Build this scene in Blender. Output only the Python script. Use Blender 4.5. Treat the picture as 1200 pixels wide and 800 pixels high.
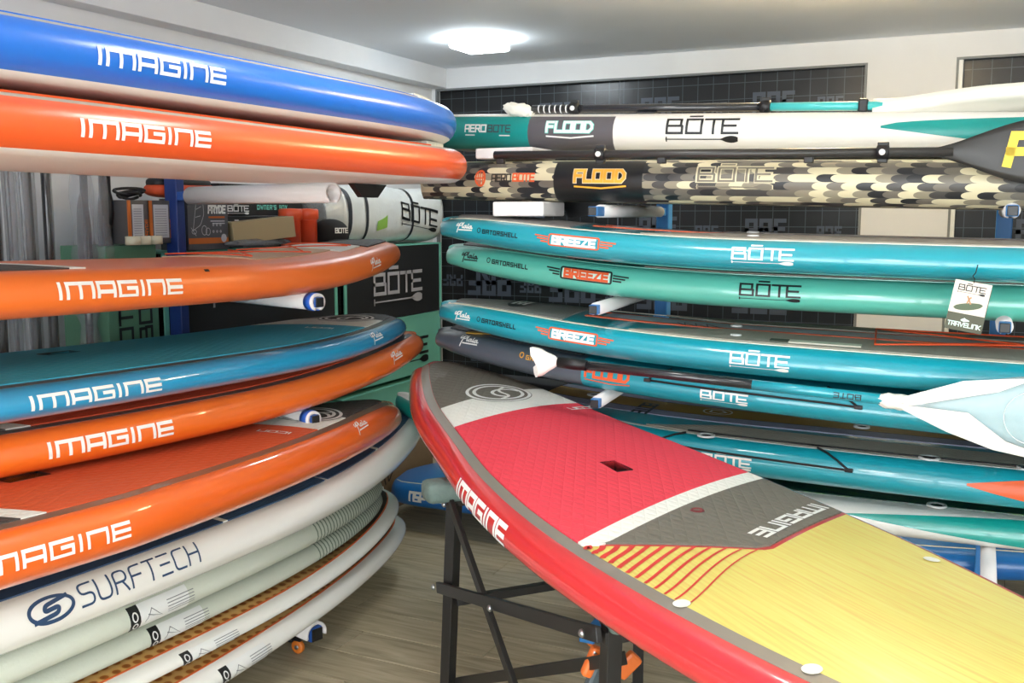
import bpy, bmesh, math, random
import numpy as np
from mathutils import Vector, Matrix, Euler

# ---------------------------------------------------------------- clean start
for _o in list(bpy.data.objects):
    bpy.data.objects.remove(_o, do_unlink=True)
sc = bpy.context.scene
COL = sc.collection
random.seed(7)
rng = np.random.default_rng(7)

# ---------------------------------------------------------------- camera
cam_d = bpy.data.cameras.new('camera')
cam_d.sensor_width = 36.0
cam_d.lens = 34.74
cam_d.clip_start = 0.02
cam_o = bpy.data.objects.new('camera', cam_d)
COL.objects.link(cam_o)
cam_o.location = (0.0, 0.0, 1.62)
cam_o.rotation_euler = (math.radians(90.0 - 7.33), 0.0, math.radians(25.294))
sc.camera = cam_o

# ---------------------------------------------------------------- world, exposure
w_ = bpy.data.worlds.new('world')
sc.world = w_
w_.use_nodes = True
w_.node_tree.nodes['Background'].inputs[0].default_value = (0.55, 0.62, 0.70, 1)
w_.node_tree.nodes['Background'].inputs[1].default_value = 0.3
sc.view_settings.view_transform = 'Standard'
sc.view_settings.look = 'None'
sc.view_settings.gamma = 1.0
sc.view_settings.use_curve_mapping = False
sc.view_settings.exposure = 1.12

# lamps, two in view and the rest added unseen: (x, y, colour, emission strength of the diffuser, shape)
COLD = (0.86, 0.95, 1.0)
NEUT = (1.0, 0.97, 0.92)
WARM = (1.0, 0.76, 0.42)
LAMPS = [(-2.485, 4.855, COLD, 17.0), (-0.40, 4.21, WARM, 50.0),
         (-1.15, 2.25, NEUT, 17.0), (1.35, 2.10, NEUT, 8.0),
         (-0.45, -0.1, NEUT, 8.5), (1.35, 0.10, NEUT, 8.5),
         (-0.45, -1.7, NEUT, 8.5), (1.35, -1.7, NEUT, 8.5)]
FILL_TINT = (0.90, 0.96, 1.0)      # tint of the unseen glowing panels added behind the viewer
FILL_STR = 3.2

# ---------------------------------------------------------------- room sizes
XL, XR = -3.30, 3.2
YB, YF = 5.757, -2.6
ZC = 2.553

# ================================================================ helpers
def S2L(c):
    """sRGB 0..255 tuple -> linear rgba"""
    o = []
    for v in c[:3]:
        v = v / 255.0
        o.append(v / 12.92 if v <= 0.04045 else ((v + 0.055) / 1.055) ** 2.4)
    return (o[0], o[1], o[2], 1.0)

MATS = {}
def mat(name, col=(200, 200, 200), rough=0.5, metal=0.0, coat=0.0, spec=0.5, emit=None, estr=0.0,
        noise=0.0, nscale=30.0, bump=0.0, bscale=60.0, alpha=1.0, trans=0.0, coat_rough=0.04, sheen=0.0):
    if name in MATS:
        return MATS[name]
    m = bpy.data.materials.new(name)
    m.use_nodes = True
    nt = m.node_tree
    b = nt.nodes['Principled BSDF']
    c = S2L(col)
    b.inputs['Base Color'].default_value = c
    b.inputs['Roughness'].default_value = rough
    b.inputs['Metallic'].default_value = metal
    b.inputs['Coat Weight'].default_value = coat
    b.inputs['Coat Roughness'].default_value = coat_rough
    b.inputs['Specular IOR Level'].default_value = spec
    b.inputs['Alpha'].default_value = alpha
    b.inputs['Transmission Weight'].default_value = trans
    if emit:
        b.inputs['Emission Color'].default_value = (emit[0], emit[1], emit[2], 1)
        b.inputs['Emission Strength'].default_value = estr
    if noise > 0 or bump > 0:
        tc = nt.nodes.new('ShaderNodeTexCoord')
        if noise > 0:
            n = nt.nodes.new('ShaderNodeTexNoise')
            n.inputs['Scale'].default_value = nscale
            n.inputs['Detail'].default_value = 4
            nt.links.new(tc.outputs['Object'], n.inputs['Vector'])
            hs = nt.nodes.new('ShaderNodeHueSaturation')
            hs.inputs['Color'].default_value = c
            mr = nt.nodes.new('ShaderNodeMapRange')
            mr.inputs['From Min'].default_value = 0.25
            mr.inputs['From Max'].default_value = 0.75
            mr.inputs['To Min'].default_value = 1 - noise
            mr.inputs['To Max'].default_value = 1 + noise
            nt.links.new(n.outputs['Fac'], mr.inputs['Value'])
            nt.links.new(mr.outputs['Result'], hs.inputs['Value'])
            nt.links.new(hs.outputs['Color'], b.inputs['Base Color'])
        if bump > 0:
            n2 = nt.nodes.new('ShaderNodeTexNoise')
            n2.inputs['Scale'].default_value = bscale
            n2.inputs['Detail'].default_value = 3
            nt.links.new(tc.outputs['Object'], n2.inputs['Vector'])
            bp = nt.nodes.new('ShaderNodeBump')
            bp.inputs['Strength'].default_value = bump
            bp.inputs['Distance'].default_value = 0.01
            nt.links.new(n2.outputs['Fac'], bp.inputs['Height'])
            nt.links.new(bp.outputs['Normal'], b.inputs['Normal'])
    MATS[name] = m
    return m

def link(o, parent=None):
    COL.objects.link(o)
    if parent is not None:
        o.parent = parent
    return o

def tag(o, label=None, cat=None, group=None, kind=None):
    if label: o['label'] = label
    if cat: o['category'] = cat
    if group: o['group'] = group
    if kind: o['kind'] = kind
    return o

def thing(name, label, cat, loc=(0, 0, 0), rot=(0, 0, 0), group=None):
    o = bpy.data.objects.new(name, None)
    o.empty_display_size = 0.05
    link(o)
    o.location = loc
    o.rotation_euler = rot
    return tag(o, label, cat, group)

def mesh_obj(name, verts, faces, mats, parent=None, midx=None, smooth=True, uvs=None, loc=None, rot=None):
    me = bpy.data.meshes.new(name)
    me.from_pydata([tuple(float(c) for c in v) for v in verts], [], [tuple(int(i) for i in f) for f in faces])
    if not isinstance(mats, (list, tuple)):
        mats = [mats]
    for m in mats:
        me.materials.append(m)
    if midx is not None:
        me.polygons.foreach_set('material_index', np.asarray(midx, dtype=np.int32))
    if uvs is not None:
        uvl = me.uv_layers.new(name='UVMap')
        li = np.zeros(len(me.loops), dtype=np.int32)
        me.loops.foreach_get('vertex_index', li)
        uvl.data.foreach_set('uv', np.asarray(uvs, dtype=np.float32)[li].ravel())
    if smooth:
        me.polygons.foreach_set('use_smooth', np.ones(len(me.polygons), dtype=bool))
    me.update()
    o = bpy.data.objects.new(name, me)
    link(o, parent)
    if loc is not None: o.location = loc
    if rot is not None: o.rotation_euler = rot
    return o

def bm_obj(name, bm, m, parent=None, smooth=False, loc=None, rot=None):
    bmesh.ops.recalc_face_normals(bm, faces=bm.faces)
    me = bpy.data.meshes.new(name)
    bm.to_mesh(me)
    bm.free()
    for mm in (m if isinstance(m, (list, tuple)) else [m]):
        me.materials.append(mm)
    if smooth:
        me.polygons.foreach_set('use_smooth', np.ones(len(me.polygons), dtype=bool))
    o = bpy.data.objects.new(name, me)
    link(o, parent)
    if loc is not None: o.location = loc
    if rot is not None: o.rotation_euler = rot
    return o

def box_bm(x0, x1, y0, y1, z0, z1, bev=0.0, bm=None, seg=2):
    own = bmesh.new()
    bmesh.ops.create_cube(own, size=1.0)
    for v in own.verts:
        v.co = Vector((x0 + (v.co.x + .5) * (x1 - x0), y0 + (v.co.y + .5) * (y1 - y0), z0 + (v.co.z + .5) * (z1 - z0)))
    if bev > 0:
        bmesh.ops.bevel(own, geom=list(own.edges), offset=bev, segments=seg, affect='EDGES', profile=0.5)
    if bm is None:
        return own
    tmp = bpy.data.meshes.new('tmp')
    own.to_mesh(tmp); own.free()
    bm.from_mesh(tmp)
    bpy.data.meshes.remove(tmp)
    return bm

def box(name, x0, x1, y0, y1, z0, z1, m, parent=None, bev=0.0, smooth=False, loc=None, rot=None):
    return bm_obj(name, box_bm(x0, x1, y0, y1, z0, z1, bev), m, parent, smooth, loc, rot)

def tube_geo(pts, r, n=8, closed=False, caps=True):
    P = np.array(pts, float)
    N = len(P)
    rr = np.full(N, r, float) if np.isscalar(r) else np.array(r, float)
    T = np.zeros_like(P)
    if closed:
        T = np.roll(P, -1, 0) - np.roll(P, 1, 0)
    else:
        T[1:-1] = P[2:] - P[:-2]; T[0] = P[1] - P[0]; T[-1] = P[-1] - P[-2]
    T /= np.maximum(np.linalg.norm(T, axis=1, keepdims=True), 1e-9)
    up = np.array([0, 0, 1.0])
    if abs(T[0] @ up) > .9: up = np.array([1.0, 0, 0])
    u = np.cross(T[0], up); u /= np.linalg.norm(u)
    V = []
    for i in range(N):
        u = u - T[i] * (u @ T[i]); u /= max(np.linalg.norm(u), 1e-9)
        v = np.cross(T[i], u)
        for j in range(n):
            a = 2 * math.pi * j / n
            V.append(P[i] + rr[i] * (math.cos(a) * u + math.sin(a) * v))
    Fc = []
    M_ = N if closed else N - 1
    for i in range(M_):
        i2 = (i + 1) % N
        for j in range(n):
            j2 = (j + 1) % n
            Fc.append((i * n + j, i * n + j2, i2 * n + j2, i2 * n + j))
    if caps and not closed:
        Fc.append(tuple(range(n - 1, -1, -1)))
        Fc.append(tuple((N - 1) * n + j for j in range(n)))
    return V, Fc

def tube(name, pts, r, m, parent=None, n=8, closed=False):
    V, Fc = tube_geo(pts, r, n, closed)
    return mesh_obj(name, V, Fc, m, parent)

def smooth_path(ctrl, n=8):
    """Catmull-Rom through control points"""
    C = np.array(ctrl, float)
    C = np.vstack([2 * C[0] - C[1], C, 2 * C[-1] - C[-2]])
    out = []
    for i in range(1, len(C) - 2):
        p0, p1, p2, p3 = C[i - 1], C[i], C[i + 1], C[i + 2]
        for t in np.linspace(0, 1, n, endpoint=False):
            out.append(.5 * ((2 * p1) + (-p0 + p2) * t + (2 * p0 - 5 * p1 + 4 * p2 - p3) * t * t + (-p0 + 3 * p1 - 3 * p2 + p3) * t ** 3))
    out.append(C[-2])
    return out

def lathe(name, prof, m, parent=None, n=24, loc=None, rot=None, smooth=True):
    V, Fc = [], []
    k = len(prof)
    for j in range(n):
        a = 2 * math.pi * j / n
        for (r, z) in prof:
            V.append((r * math.cos(a), r * math.sin(a), z))
    for j in range(n):
        j2 = (j + 1) % n
        for i in range(k - 1):
            Fc.append((j * k + i, j2 * k + i, j2 * k + i + 1, j * k + i + 1))
    return mesh_obj(name, V, Fc, m, parent, smooth=smooth, loc=loc, rot=rot)

# ================================================================ stroke lettering
G = {
 'A': (.9, [[(0, 0), (0, 1), (.9, 1), (.9, 0)], [(0, .42), (.9, .42)]]),
 'B': (.9, [[(0, 0), (0, 1), (.82, 1), (.82, .52)], [(0, .5), (.9, .5), (.9, 0), (0, 0)]]),
 'C': (.85, [[(.85, 1), (0, 1), (0, 0), (.85, 0)]]),
 'D': (.9, [[(.3, 0), (0, 0), (0, 1), (.55, 1), (.9, .68), (.9, .32), (.55, 0), (.3, 0)]]),
 'E': (.8, [[(.8, 1), (0, 1), (0, 0), (.8, 0)], [(0, .5), (.75, .5)]]),
 'F': (.8, [[(.8, 1), (0, 1), (0, 0)], [(0, .5), (.7, .5)]]),
 'G': (.95, [[(.95, 1), (0, 1), (0, 0), (.95, 0), (.95, .52), (.5, .52)]]),
 'H': (.9, [[(0, 0), (0, 1)], [(.9, 0), (.9, 1)], [(0, .5), (.9, .5)]]),
 'I': (.12, [[(.06, 0), (.06, 1)]]),
 'J': (.7, [[(.7, 1), (.7, 0), (0, 0), (0, .3)]]),
 'K': (.85, [[(0, 0), (0, 1)], [(.85, 1), (.05, .5), (.85, 0)]]),
 'L': (.75, [[(0, 1), (0, 0), (.75, 0)]]),
 'M': (1.3, [[(0, 0), (0, 1), (1.3, 1), (1.3, 0)], [(.65, 1), (.65, 0)]]),
 'N': (.9, [[(0, 0), (0, 1), (.9, 1), (.9, 0)]]),
 'O': (.95, [[(.48, 1), (0, 1), (0, 0), (.95, 0), (.95, 1), (.48, 1)]]),
 'P': (.85, [[(0, 0), (0, 1), (.85, 1), (.85, .42), (0, .42)]]),
 'R': (.88, [[(0, 0), (0, 1), (.85, 1), (.85, .45), (0, .45)], [(.5, .45), (.88, 0)]]),
 'S': (.85, [[(.85, 1), (0, 1), (0, .5), (.85, .5), (.85, 0), (0, 0)]]),
 'T': (.85, [[(0, 1), (.85, 1)], [(.42, 1), (.42, 0)]]),
 'U': (.9, [[(0, 1), (0, 0), (.9, 0), (.9, 1)]]),
 'V': (.9, [[(0, 1), (.45, 0), (.9, 1)]]),
 'W': (1.2, [[(0, 1), (.3, 0), (.6, .8), (.9, 0), (1.2, 1)]]),
 'X': (.85, [[(0, 0), (.85, 1)], [(0, 1), (.85, 0)]]),
 'Y': (.85, [[(0, 1), (.42, .5), (.85, 1)], [(.42, .5), (.42, 0)]]),
 'Z': (.85, [[(0, 1), (.85, 1), (0, 0), (.85, 0)]]),
 "'": (.1, [[(.05, 1), (.05, .75)]]),
 ' ': (.5, []),
 # the square arch forms of the big maker's lettering on the left hand boards
 'i': (.16, [[(.08, 1), (.08, 0)]]),
 'm': (1.35, [[(0, 0), (0, 1), (1.35, 1), (1.35, 0)], [(.68, 1), (.68, 0)]]),
 'a': (.9, [[(0, 0), (0, 1), (.9, 1), (.9, 0)], [(0, .38), (.9, .38)]]),
 'g': (1.0, [[(1.0, 1), (0, 1), (0, 0), (1.0, 0), (1.0, .55), (.5, .55)]]),
 'n': (.95, [[(0, 0), (0, 1), (.95, 1), (.95, 0)]]),
 'e': (.85, [[(.85, 1), (0, 1), (0, 0), (.85, 0)], [(0, .5), (.85, .5)]]),
}
def round_poly(pl, r):
    if r <= 0 or len(pl) < 3: return pl
    out = [pl[0]]
    for a, b, c in zip(pl[:-2], pl[1:-1], pl[2:]):
        a, b, c = map(np.array, (a, b, c))
        la, lc = np.linalg.norm(a - b), np.linalg.norm(c - b)
        ra, rc = min(r, la * .48), min(r, lc * .48)
        p, q = b + (a - b) * ra / la, b + (c - b) * rc / lc
        for t in np.linspace(0, 1, 6):
            out.append(tuple((1 - t) ** 2 * p + 2 * t * (1 - t) * b + t * t * q))
    out.append(pl[-1])
    return out

def text_lines(txt, h, gap=.28, rnd=0.0, slant=0.0, wide=1.0, repl=None):
    """-> polylines (u,v) with cap height h, and total width"""
    x = 0.0
    res = []
    for ch in txt:
        w, pls = (repl or {}).get(ch, G.get(ch, G[' ']))
        for pl in pls:
            pl = round_poly(pl, rnd)
            res.append([((x + p[0] * wide + slant * p[1]) * h, p[1] * h) for p in pl])
        x += w * wide + gap
    return res, (x - gap) * h

def strip_quads(pl, sw, step=.012, cap=True):
    """mitred ribbon of width sw along polyline -> (verts Nx2, quads)"""
    P = np.array(pl, float)
    keep = [0] + [i for i in range(1, len(P)) if np.linalg.norm(P[i] - P[i - 1]) > 1e-7]
    P = P[keep]
    if len(P) < 2: return np.zeros((0, 2)), []
    closed = np.linalg.norm(P[0] - P[-1]) < 1e-7 and len(P) > 3
    h = sw / 2
    if cap and not closed:
        P = P.copy()
        d0 = P[0] - P[1]; P[0] = P[0] + d0 / np.linalg.norm(d0) * h
        d1 = P[-1] - P[-2]; P[-1] = P[-1] + d1 / np.linalg.norm(d1) * h
    D = P[1:] - P[:-1]
    D /= np.linalg.norm(D, axis=1, keepdims=True)
    Nn = np.stack([-D[:, 1], D[:, 0]], 1)
    off = np.zeros_like(P)
    for i in range(len(P)):
        if closed and i in (0, len(P) - 1): n1, n2 = Nn[-1], Nn[0]
        elif i == 0: n1 = n2 = Nn[0]
        elif i == len(P) - 1: n1 = n2 = Nn[-1]
        else: n1, n2 = Nn[i - 1], Nn[i]
        m = n1 + n2
        l = np.linalg.norm(m)
        if l < .3: m = n2; l = 1
        m = m / l
        off[i] = m * h / max(.45, m @ n2)
    A, B = P + off, P - off
    V, Q = [A[0], B[0]], []
    for i in range(len(P) - 1):
        k = max(1, int(math.ceil(np.linalg.norm(P[i + 1] - P[i]) / step)))
        for j in range(1, k + 1):
            t = j / k
            V += [A[i] * (1 - t) + A[i + 1] * t, B[i] * (1 - t) + B[i + 1] * t]
            n = len(V)
            Q.append((n - 4, n - 3, n - 1, n - 2))
    return np.array(V), Q

def strokes(lines, sw, step=.012, cap=True):
    V, Q, o = [], [], 0
    for pl in lines:
        v, q = strip_quads(pl, sw, step, cap)
        if len(v) == 0: continue
        V.append(v)
        Q += [tuple(i + o for i in f) for f in q]
        o += len(v)
    return (np.vstack(V) if V else np.zeros((0, 2))), Q

def fill_between(us, lo, hi, n=3):
    """grid patch between v=lo(u) and v=hi(u)"""
    V, Q = [], []
    for i, u in enumerate(us):
        for j in range(n + 1):
            V.append((u, lo[i] + (hi[i] - lo[i]) * j / n))
    for i in range(len(us) - 1):
        for j in range(n):
            a = i * (n + 1) + j
            Q.append((a, a + n + 1, a + n + 2, a + 1))
    return np.array(V), Q

def merge2d(parts):
    V, Q, o = [], [], 0
    for v, q in parts:
        if len(v) == 0: continue
        V.append(np.asarray(v, float))
        Q += [tuple(i + o for i in f) for f in q]
        o += len(v)
    return np.vstack(V), Q

def imagine_word(width, sw=.17):
    l, w = text_lines('imagine', 1.0, gap=.3)
    k = width / w
    l = [[(p[0] * k, p[1] * k * 1.0) for p in pl] for pl in l]
    return strokes(l, sw * k * 1.15), k          # cap height = k

def bote_logo(width, sw=.15):
    """the square word with bar over the O and a paddle under it; origin at lower left of the paddle"""
    l = []
    l += [[(0, 0), (0, 1), (.95, 1), (.95, .55), (1.05, .47), (1.05, 0), (0, 0)], [(0, .5), (.95, .5)]]
    l += [[(1.75, 1), (1.35, 1), (1.35, 0), (2.35, 0), (2.35, 1), (1.75, 1)], [(1.5, 1.32), (2.25, 1.32)]]
    l += [[(2.6, 1), (4.75, 1)], [(3.15, 1), (3.15, 0)]]
    l += [[(3.75, 1), (3.75, 0), (4.75, 0)], [(3.75, .5), (4.6, .5)]]
    k = width / 4.85
    l = [[((p[0] + .05) * k, (p[1] + .62) * k) for p in pl] for pl in l]
    parts = [strokes(l, sw * k * 1.1)]
    parts.append(strokes([[(0, .2 * k), (4.0 * k, .2 * k)]], .075 * k))
    parts.append(strokes([[(.03 * k, .33 * k), (.03 * k, .07 * k)]], .09 * k))
    us = np.linspace(3.7, 4.85, 9)
    hh = np.array([.04, .08, .15, .2, .23, .24, .23, .2, .14])
    parts.append(fill_between(us * k, (.2 - hh) * k, (.2 + hh) * k, 2))
    return merge2d(parts)

def script_word(width, sw=.09):
    """flowing five letter script with an underline"""
    P_ = [[(.15, .95), (.0, .8), (.05, .55), (.35, .75), (.5, 1.05), (.85, 1.1), (.9, .8), (.6, .62), (.42, .66)],
          [(.5, 1.0), (.42, .4), (.3, -.25)]]
    l_ = [[(1.0, 1.15), (.98, .5), (1.1, .4), (1.2, .5)]]
    def a_(x): return [[(x + .32, .75), (x + .1, .75), (x, .55), (x + .08, .4), (x + .25, .45), (x + .34, .75), (x + .36, .5), (x + .45, .42), (x + .55, .5)]]
    i_ = [[(1.85, .75), (1.85, .5), (1.95, .42), (2.02, .5)], [(1.86, .98), (1.86, .93)]]
    pls = P_ + l_ + a_(1.25) + i_ + a_(2.08) + [[(.6, .12), (1.6, .17), (2.6, .22)]]
    pls = [round_poly(p, .3) for p in pls]
    k = width / 2.7
    pls = [[((p[0] + .12 * p[1]) * k, p[1] * k) for p in pl] for pl in pls]
    return strokes(pls, sw * k * 1.35, cap=True)

def ellipse_line(cx, cy, rx, ry, n=40, a0=0, a1=2 * math.pi):
    return [(cx + rx * math.cos(a), cy + ry * math.sin(a)) for a in np.linspace(a0, a1, n)]

def flat_print(name, geo, origin, ux, uy, m, parent, off=0.0):
    """put a 2d print on a plane"""
    V2, Q = geo
    o, ux, uy = (np.array(a, float) for a in (origin, ux, uy))
    n = np.cross(ux, uy); n /= np.linalg.norm(n)
    V = [o + ux * a + uy * b + n * off for a, b in V2]
    return mesh_obj(name, V, Q, m, parent, smooth=False)
# ================================================================ special materials
def pad_mat(name, col, scale=34.0, depth=.5, ang=62):
    if name in MATS: return MATS[name]
    m = mat(name, col, rough=.62, spec=.35)
    nt = m.node_tree
    b = nt.nodes['Principled BSDF']
    tc = nt.nodes.new('ShaderNodeTexCoord')
    outs = []
    for a in (ang, -ang):
        mp = nt.nodes.new('ShaderNodeMapping')
        mp.inputs['Rotation'].default_value = (0, 0, math.radians(a))
        nt.links.new(tc.outputs['Object'], mp.inputs['Vector'])
        wv = nt.nodes.new('ShaderNodeTexWave')
        wv.wave_type = 'BANDS'; wv.bands_direction = 'X'; wv.wave_profile = 'SIN'
        wv.inputs['Scale'].default_value = scale / 3.14
        nt.links.new(mp.outputs['Vector'], wv.inputs['Vector'])
        pw = nt.nodes.new('ShaderNodeMath'); pw.operation = 'POWER'
        pw.inputs[1].default_value = .35
        nt.links.new(wv.outputs['Fac'], pw.inputs[0])
        outs.append(pw)
    mn = nt.nodes.new('ShaderNodeMath'); mn.operation = 'MINIMUM'
    nt.links.new(outs[0].outputs[0], mn.inputs[0]); nt.links.new(outs[1].outputs[0], mn.inputs[1])
    bp = nt.nodes.new('ShaderNodeBump')
    bp.inputs['Strength'].default_value = depth
    bp.inputs['Distance'].default_value = .004
    nt.links.new(mn.outputs[0], bp.inputs['Height'])
    nt.links.new(bp.outputs['Normal'], b.inputs['Normal'])
    return m

def bamboo_mat():
    m = mat('bamboo_veneer', (233, 222, 128), rough=.42, coat=.08, coat_rough=.2)
    nt = m.node_tree; b = nt.nodes['Principled BSDF']
    tc = nt.nodes.new('ShaderNodeTexCoord')
    mp = nt.nodes.new('ShaderNodeMapping'); mp.inputs['Scale'].default_value = (3.0, 90.0, 1.0)
    nt.links.new(tc.outputs['Object'], mp.inputs['Vector'])
    n = nt.nodes.new('ShaderNodeTexNoise'); n.inputs['Scale'].default_value = 1.6; n.inputs['Detail'].default_value = 6
    nt.links.new(mp.outputs['Vector'], n.inputs['Vector'])
    r = nt.nodes.new('ShaderNodeValToRGB')
    r.color_ramp.elements[0].position = .24; r.color_ramp.elements[0].color = S2L((214, 178, 92))
    r.color_ramp.elements[1].position = .52; r.color_ramp.elements[1].color = S2L((216, 204, 106))
    e = r.color_ramp.elements.new(.8); e.color = S2L((220, 210, 120))
    nt.links.new(n.outputs['Fac'], r.inputs['Fac'])
    nt.links.new(r.outputs['Color'], b.inputs['Base Color'])
    return m

def ramp_node(nt, stops, const=True):
    r = nt.nodes.new('ShaderNodeValToRGB')
    r.color_ramp.interpolation = 'CONSTANT' if const else 'LINEAR'
    r.color_ramp.elements[0].position = stops[0][0]; r.color_ramp.elements[0].color = S2L(stops[0][1])
    r.color_ramp.elements[1].position = stops[1][0]; r.color_ramp.elements[1].color = S2L(stops[1][1])
    for p, c in stops[2:]:
        e = r.color_ramp.elements.new(p); e.color = S2L(c)
    return r

def mth(nt, op, a, b=None):
    n = nt.nodes.new('ShaderNodeMath'); n.operation = op
    for i, v in enumerate((a, b)):
        if v is None: continue
        if isinstance(v, (int, float)): n.inputs[i].default_value = v
        else: nt.links.new(v, n.inputs[i])
    return n.outputs[0]

def camo_mat():
    """printed scale camouflage: rows of round-ended scales in random tones (uses the board's own u,v)"""
    m = mat('scale_camouflage', (150, 145, 130), rough=.42)
    nt = m.node_tree; b = nt.nodes['Principled BSDF']
    uv = nt.nodes.new('ShaderNodeUVMap')
    sp = nt.nodes.new('ShaderNodeSeparateXYZ')
    nt.links.new(uv.outputs['UV'], sp.inputs[0])
    v = mth(nt, 'DIVIDE', mth(nt, 'ADD', sp.outputs['Y'], 2.0), .025)
    row = mth(nt, 'FLOOR', v); fy = mth(nt, 'FRACT', v)
    u = mth(nt, 'DIVIDE', mth(nt, 'ADD', sp.outputs['X'], 3.0), .043)
    wn0 = nt.nodes.new('ShaderNodeTexWhiteNoise'); wn0.noise_dimensions = '1D'
    nt.links.new(row, wn0.inputs['W'])
    u = mth(nt, 'ADD', u, mth(nt, 'MULTIPLY', wn0.outputs['Value'], 1.0))
    c = mth(nt, 'SUBTRACT', mth(nt, 'MULTIPLY', fy, 2.0), 1.0)
    arc = mth(nt, 'SQRT', mth(nt, 'MAXIMUM', mth(nt, 'SUBTRACT', 1.0, mth(nt, 'MULTIPLY', c, c)), 0.0))
    u = mth(nt, 'ADD', u, mth(nt, 'MULTIPLY', arc, .6))
    cell = mth(nt, 'FLOOR', u)
    cb = nt.nodes.new('ShaderNodeCombineXYZ')
    nt.links.new(cell, cb.inputs[0]); nt.links.new(row, cb.inputs[1])
    wn = nt.nodes.new('ShaderNodeTexWhiteNoise'); wn.noise_dimensions = '2D'
    nt.links.new(cb.outputs[0], wn.inputs['Vector'])
    r = ramp_node(nt, [(0, (216, 206, 172)), (.30, (112, 106, 96)), (.48, (70, 68, 66)), (.66, (38, 39, 42)), (.86, (146, 138, 118))])
    nt.links.new(wn.outputs['Value'], r.inputs['Fac'])
    nt.links.new(r.outputs['Color'], b.inputs['Base Color'])
    return m

def weave_mat():
    """brown deck with a round-cell print, burning out to dark at the nose (the print's own colours)"""
    m = mat('printed_brown_deck', (170, 110, 50), rough=.5)
    nt = m.node_tree; b = nt.nodes['Principled BSDF']
    tc = nt.nodes.new('ShaderNodeTexCoord')
    vo = nt.nodes.new('ShaderNodeTexVoronoi'); vo.voronoi_dimensions = '2D'; vo.inputs['Scale'].default_value = 26.0; vo.inputs['Randomness'].default_value = .2
    nt.links.new(tc.outputs['Object'], vo.inputs['Vector'])
    r = ramp_node(nt, [(0, (140, 78, 24)), (.40, (158, 92, 30)), (.50, (208, 160, 88)), (.8, (216, 176, 110))], False)
    nt.links.new(mth(nt, 'MULTIPLY', vo.outputs['Distance'], 1.5), r.inputs['Fac'])
    sp = nt.nodes.new('ShaderNodeSeparateXYZ')
    nt.links.new(tc.outputs['Object'], sp.inputs[0])
    mr = nt.nodes.new('ShaderNodeMapRange')
    mr.inputs['From Min'].default_value = .35; mr.inputs['From Max'].default_value = 1.25
    nt.links.new(sp.outputs['X'], mr.inputs['Value'])
    mx = nt.nodes.new('ShaderNodeMix'); mx.data_type = 'RGBA'
    nt.links.new(mr.outputs['Result'], mx.inputs[0])
    mx.inputs[6].default_value = S2L((38, 24, 18))
    nt.links.new(r.outputs['Color'], mx.inputs[7])
    nt.links.new(mx.outputs[2], b.inputs['Base Color'])
    return m

def gloss(name, col, **k):
    a = dict(rough=.35, coat=1.0, coat_rough=.03, spec=.5); a.update(k)
    return mat(name, col, **a)

# ================================================================ board model
HARD = dict(L=3.4, w=.40, t=.12, np_=2.2, nq=2.0, tw=.55, tp=2.2, tc=.10, nr=.12, lr=1.3, re=2.2, tr=.05, ltr=.9, tt=.45, lt=.5, ttt=.5,
            a=.45, rt=.055, rb=.085, dome=.012, wt=None, size=1.0)
ISUP = dict(HARD, t=.15, rt=.075, rb=.075, a=.5, tt=1., ttt=1., dome=.004, tr=.02, lr=.9)

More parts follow.
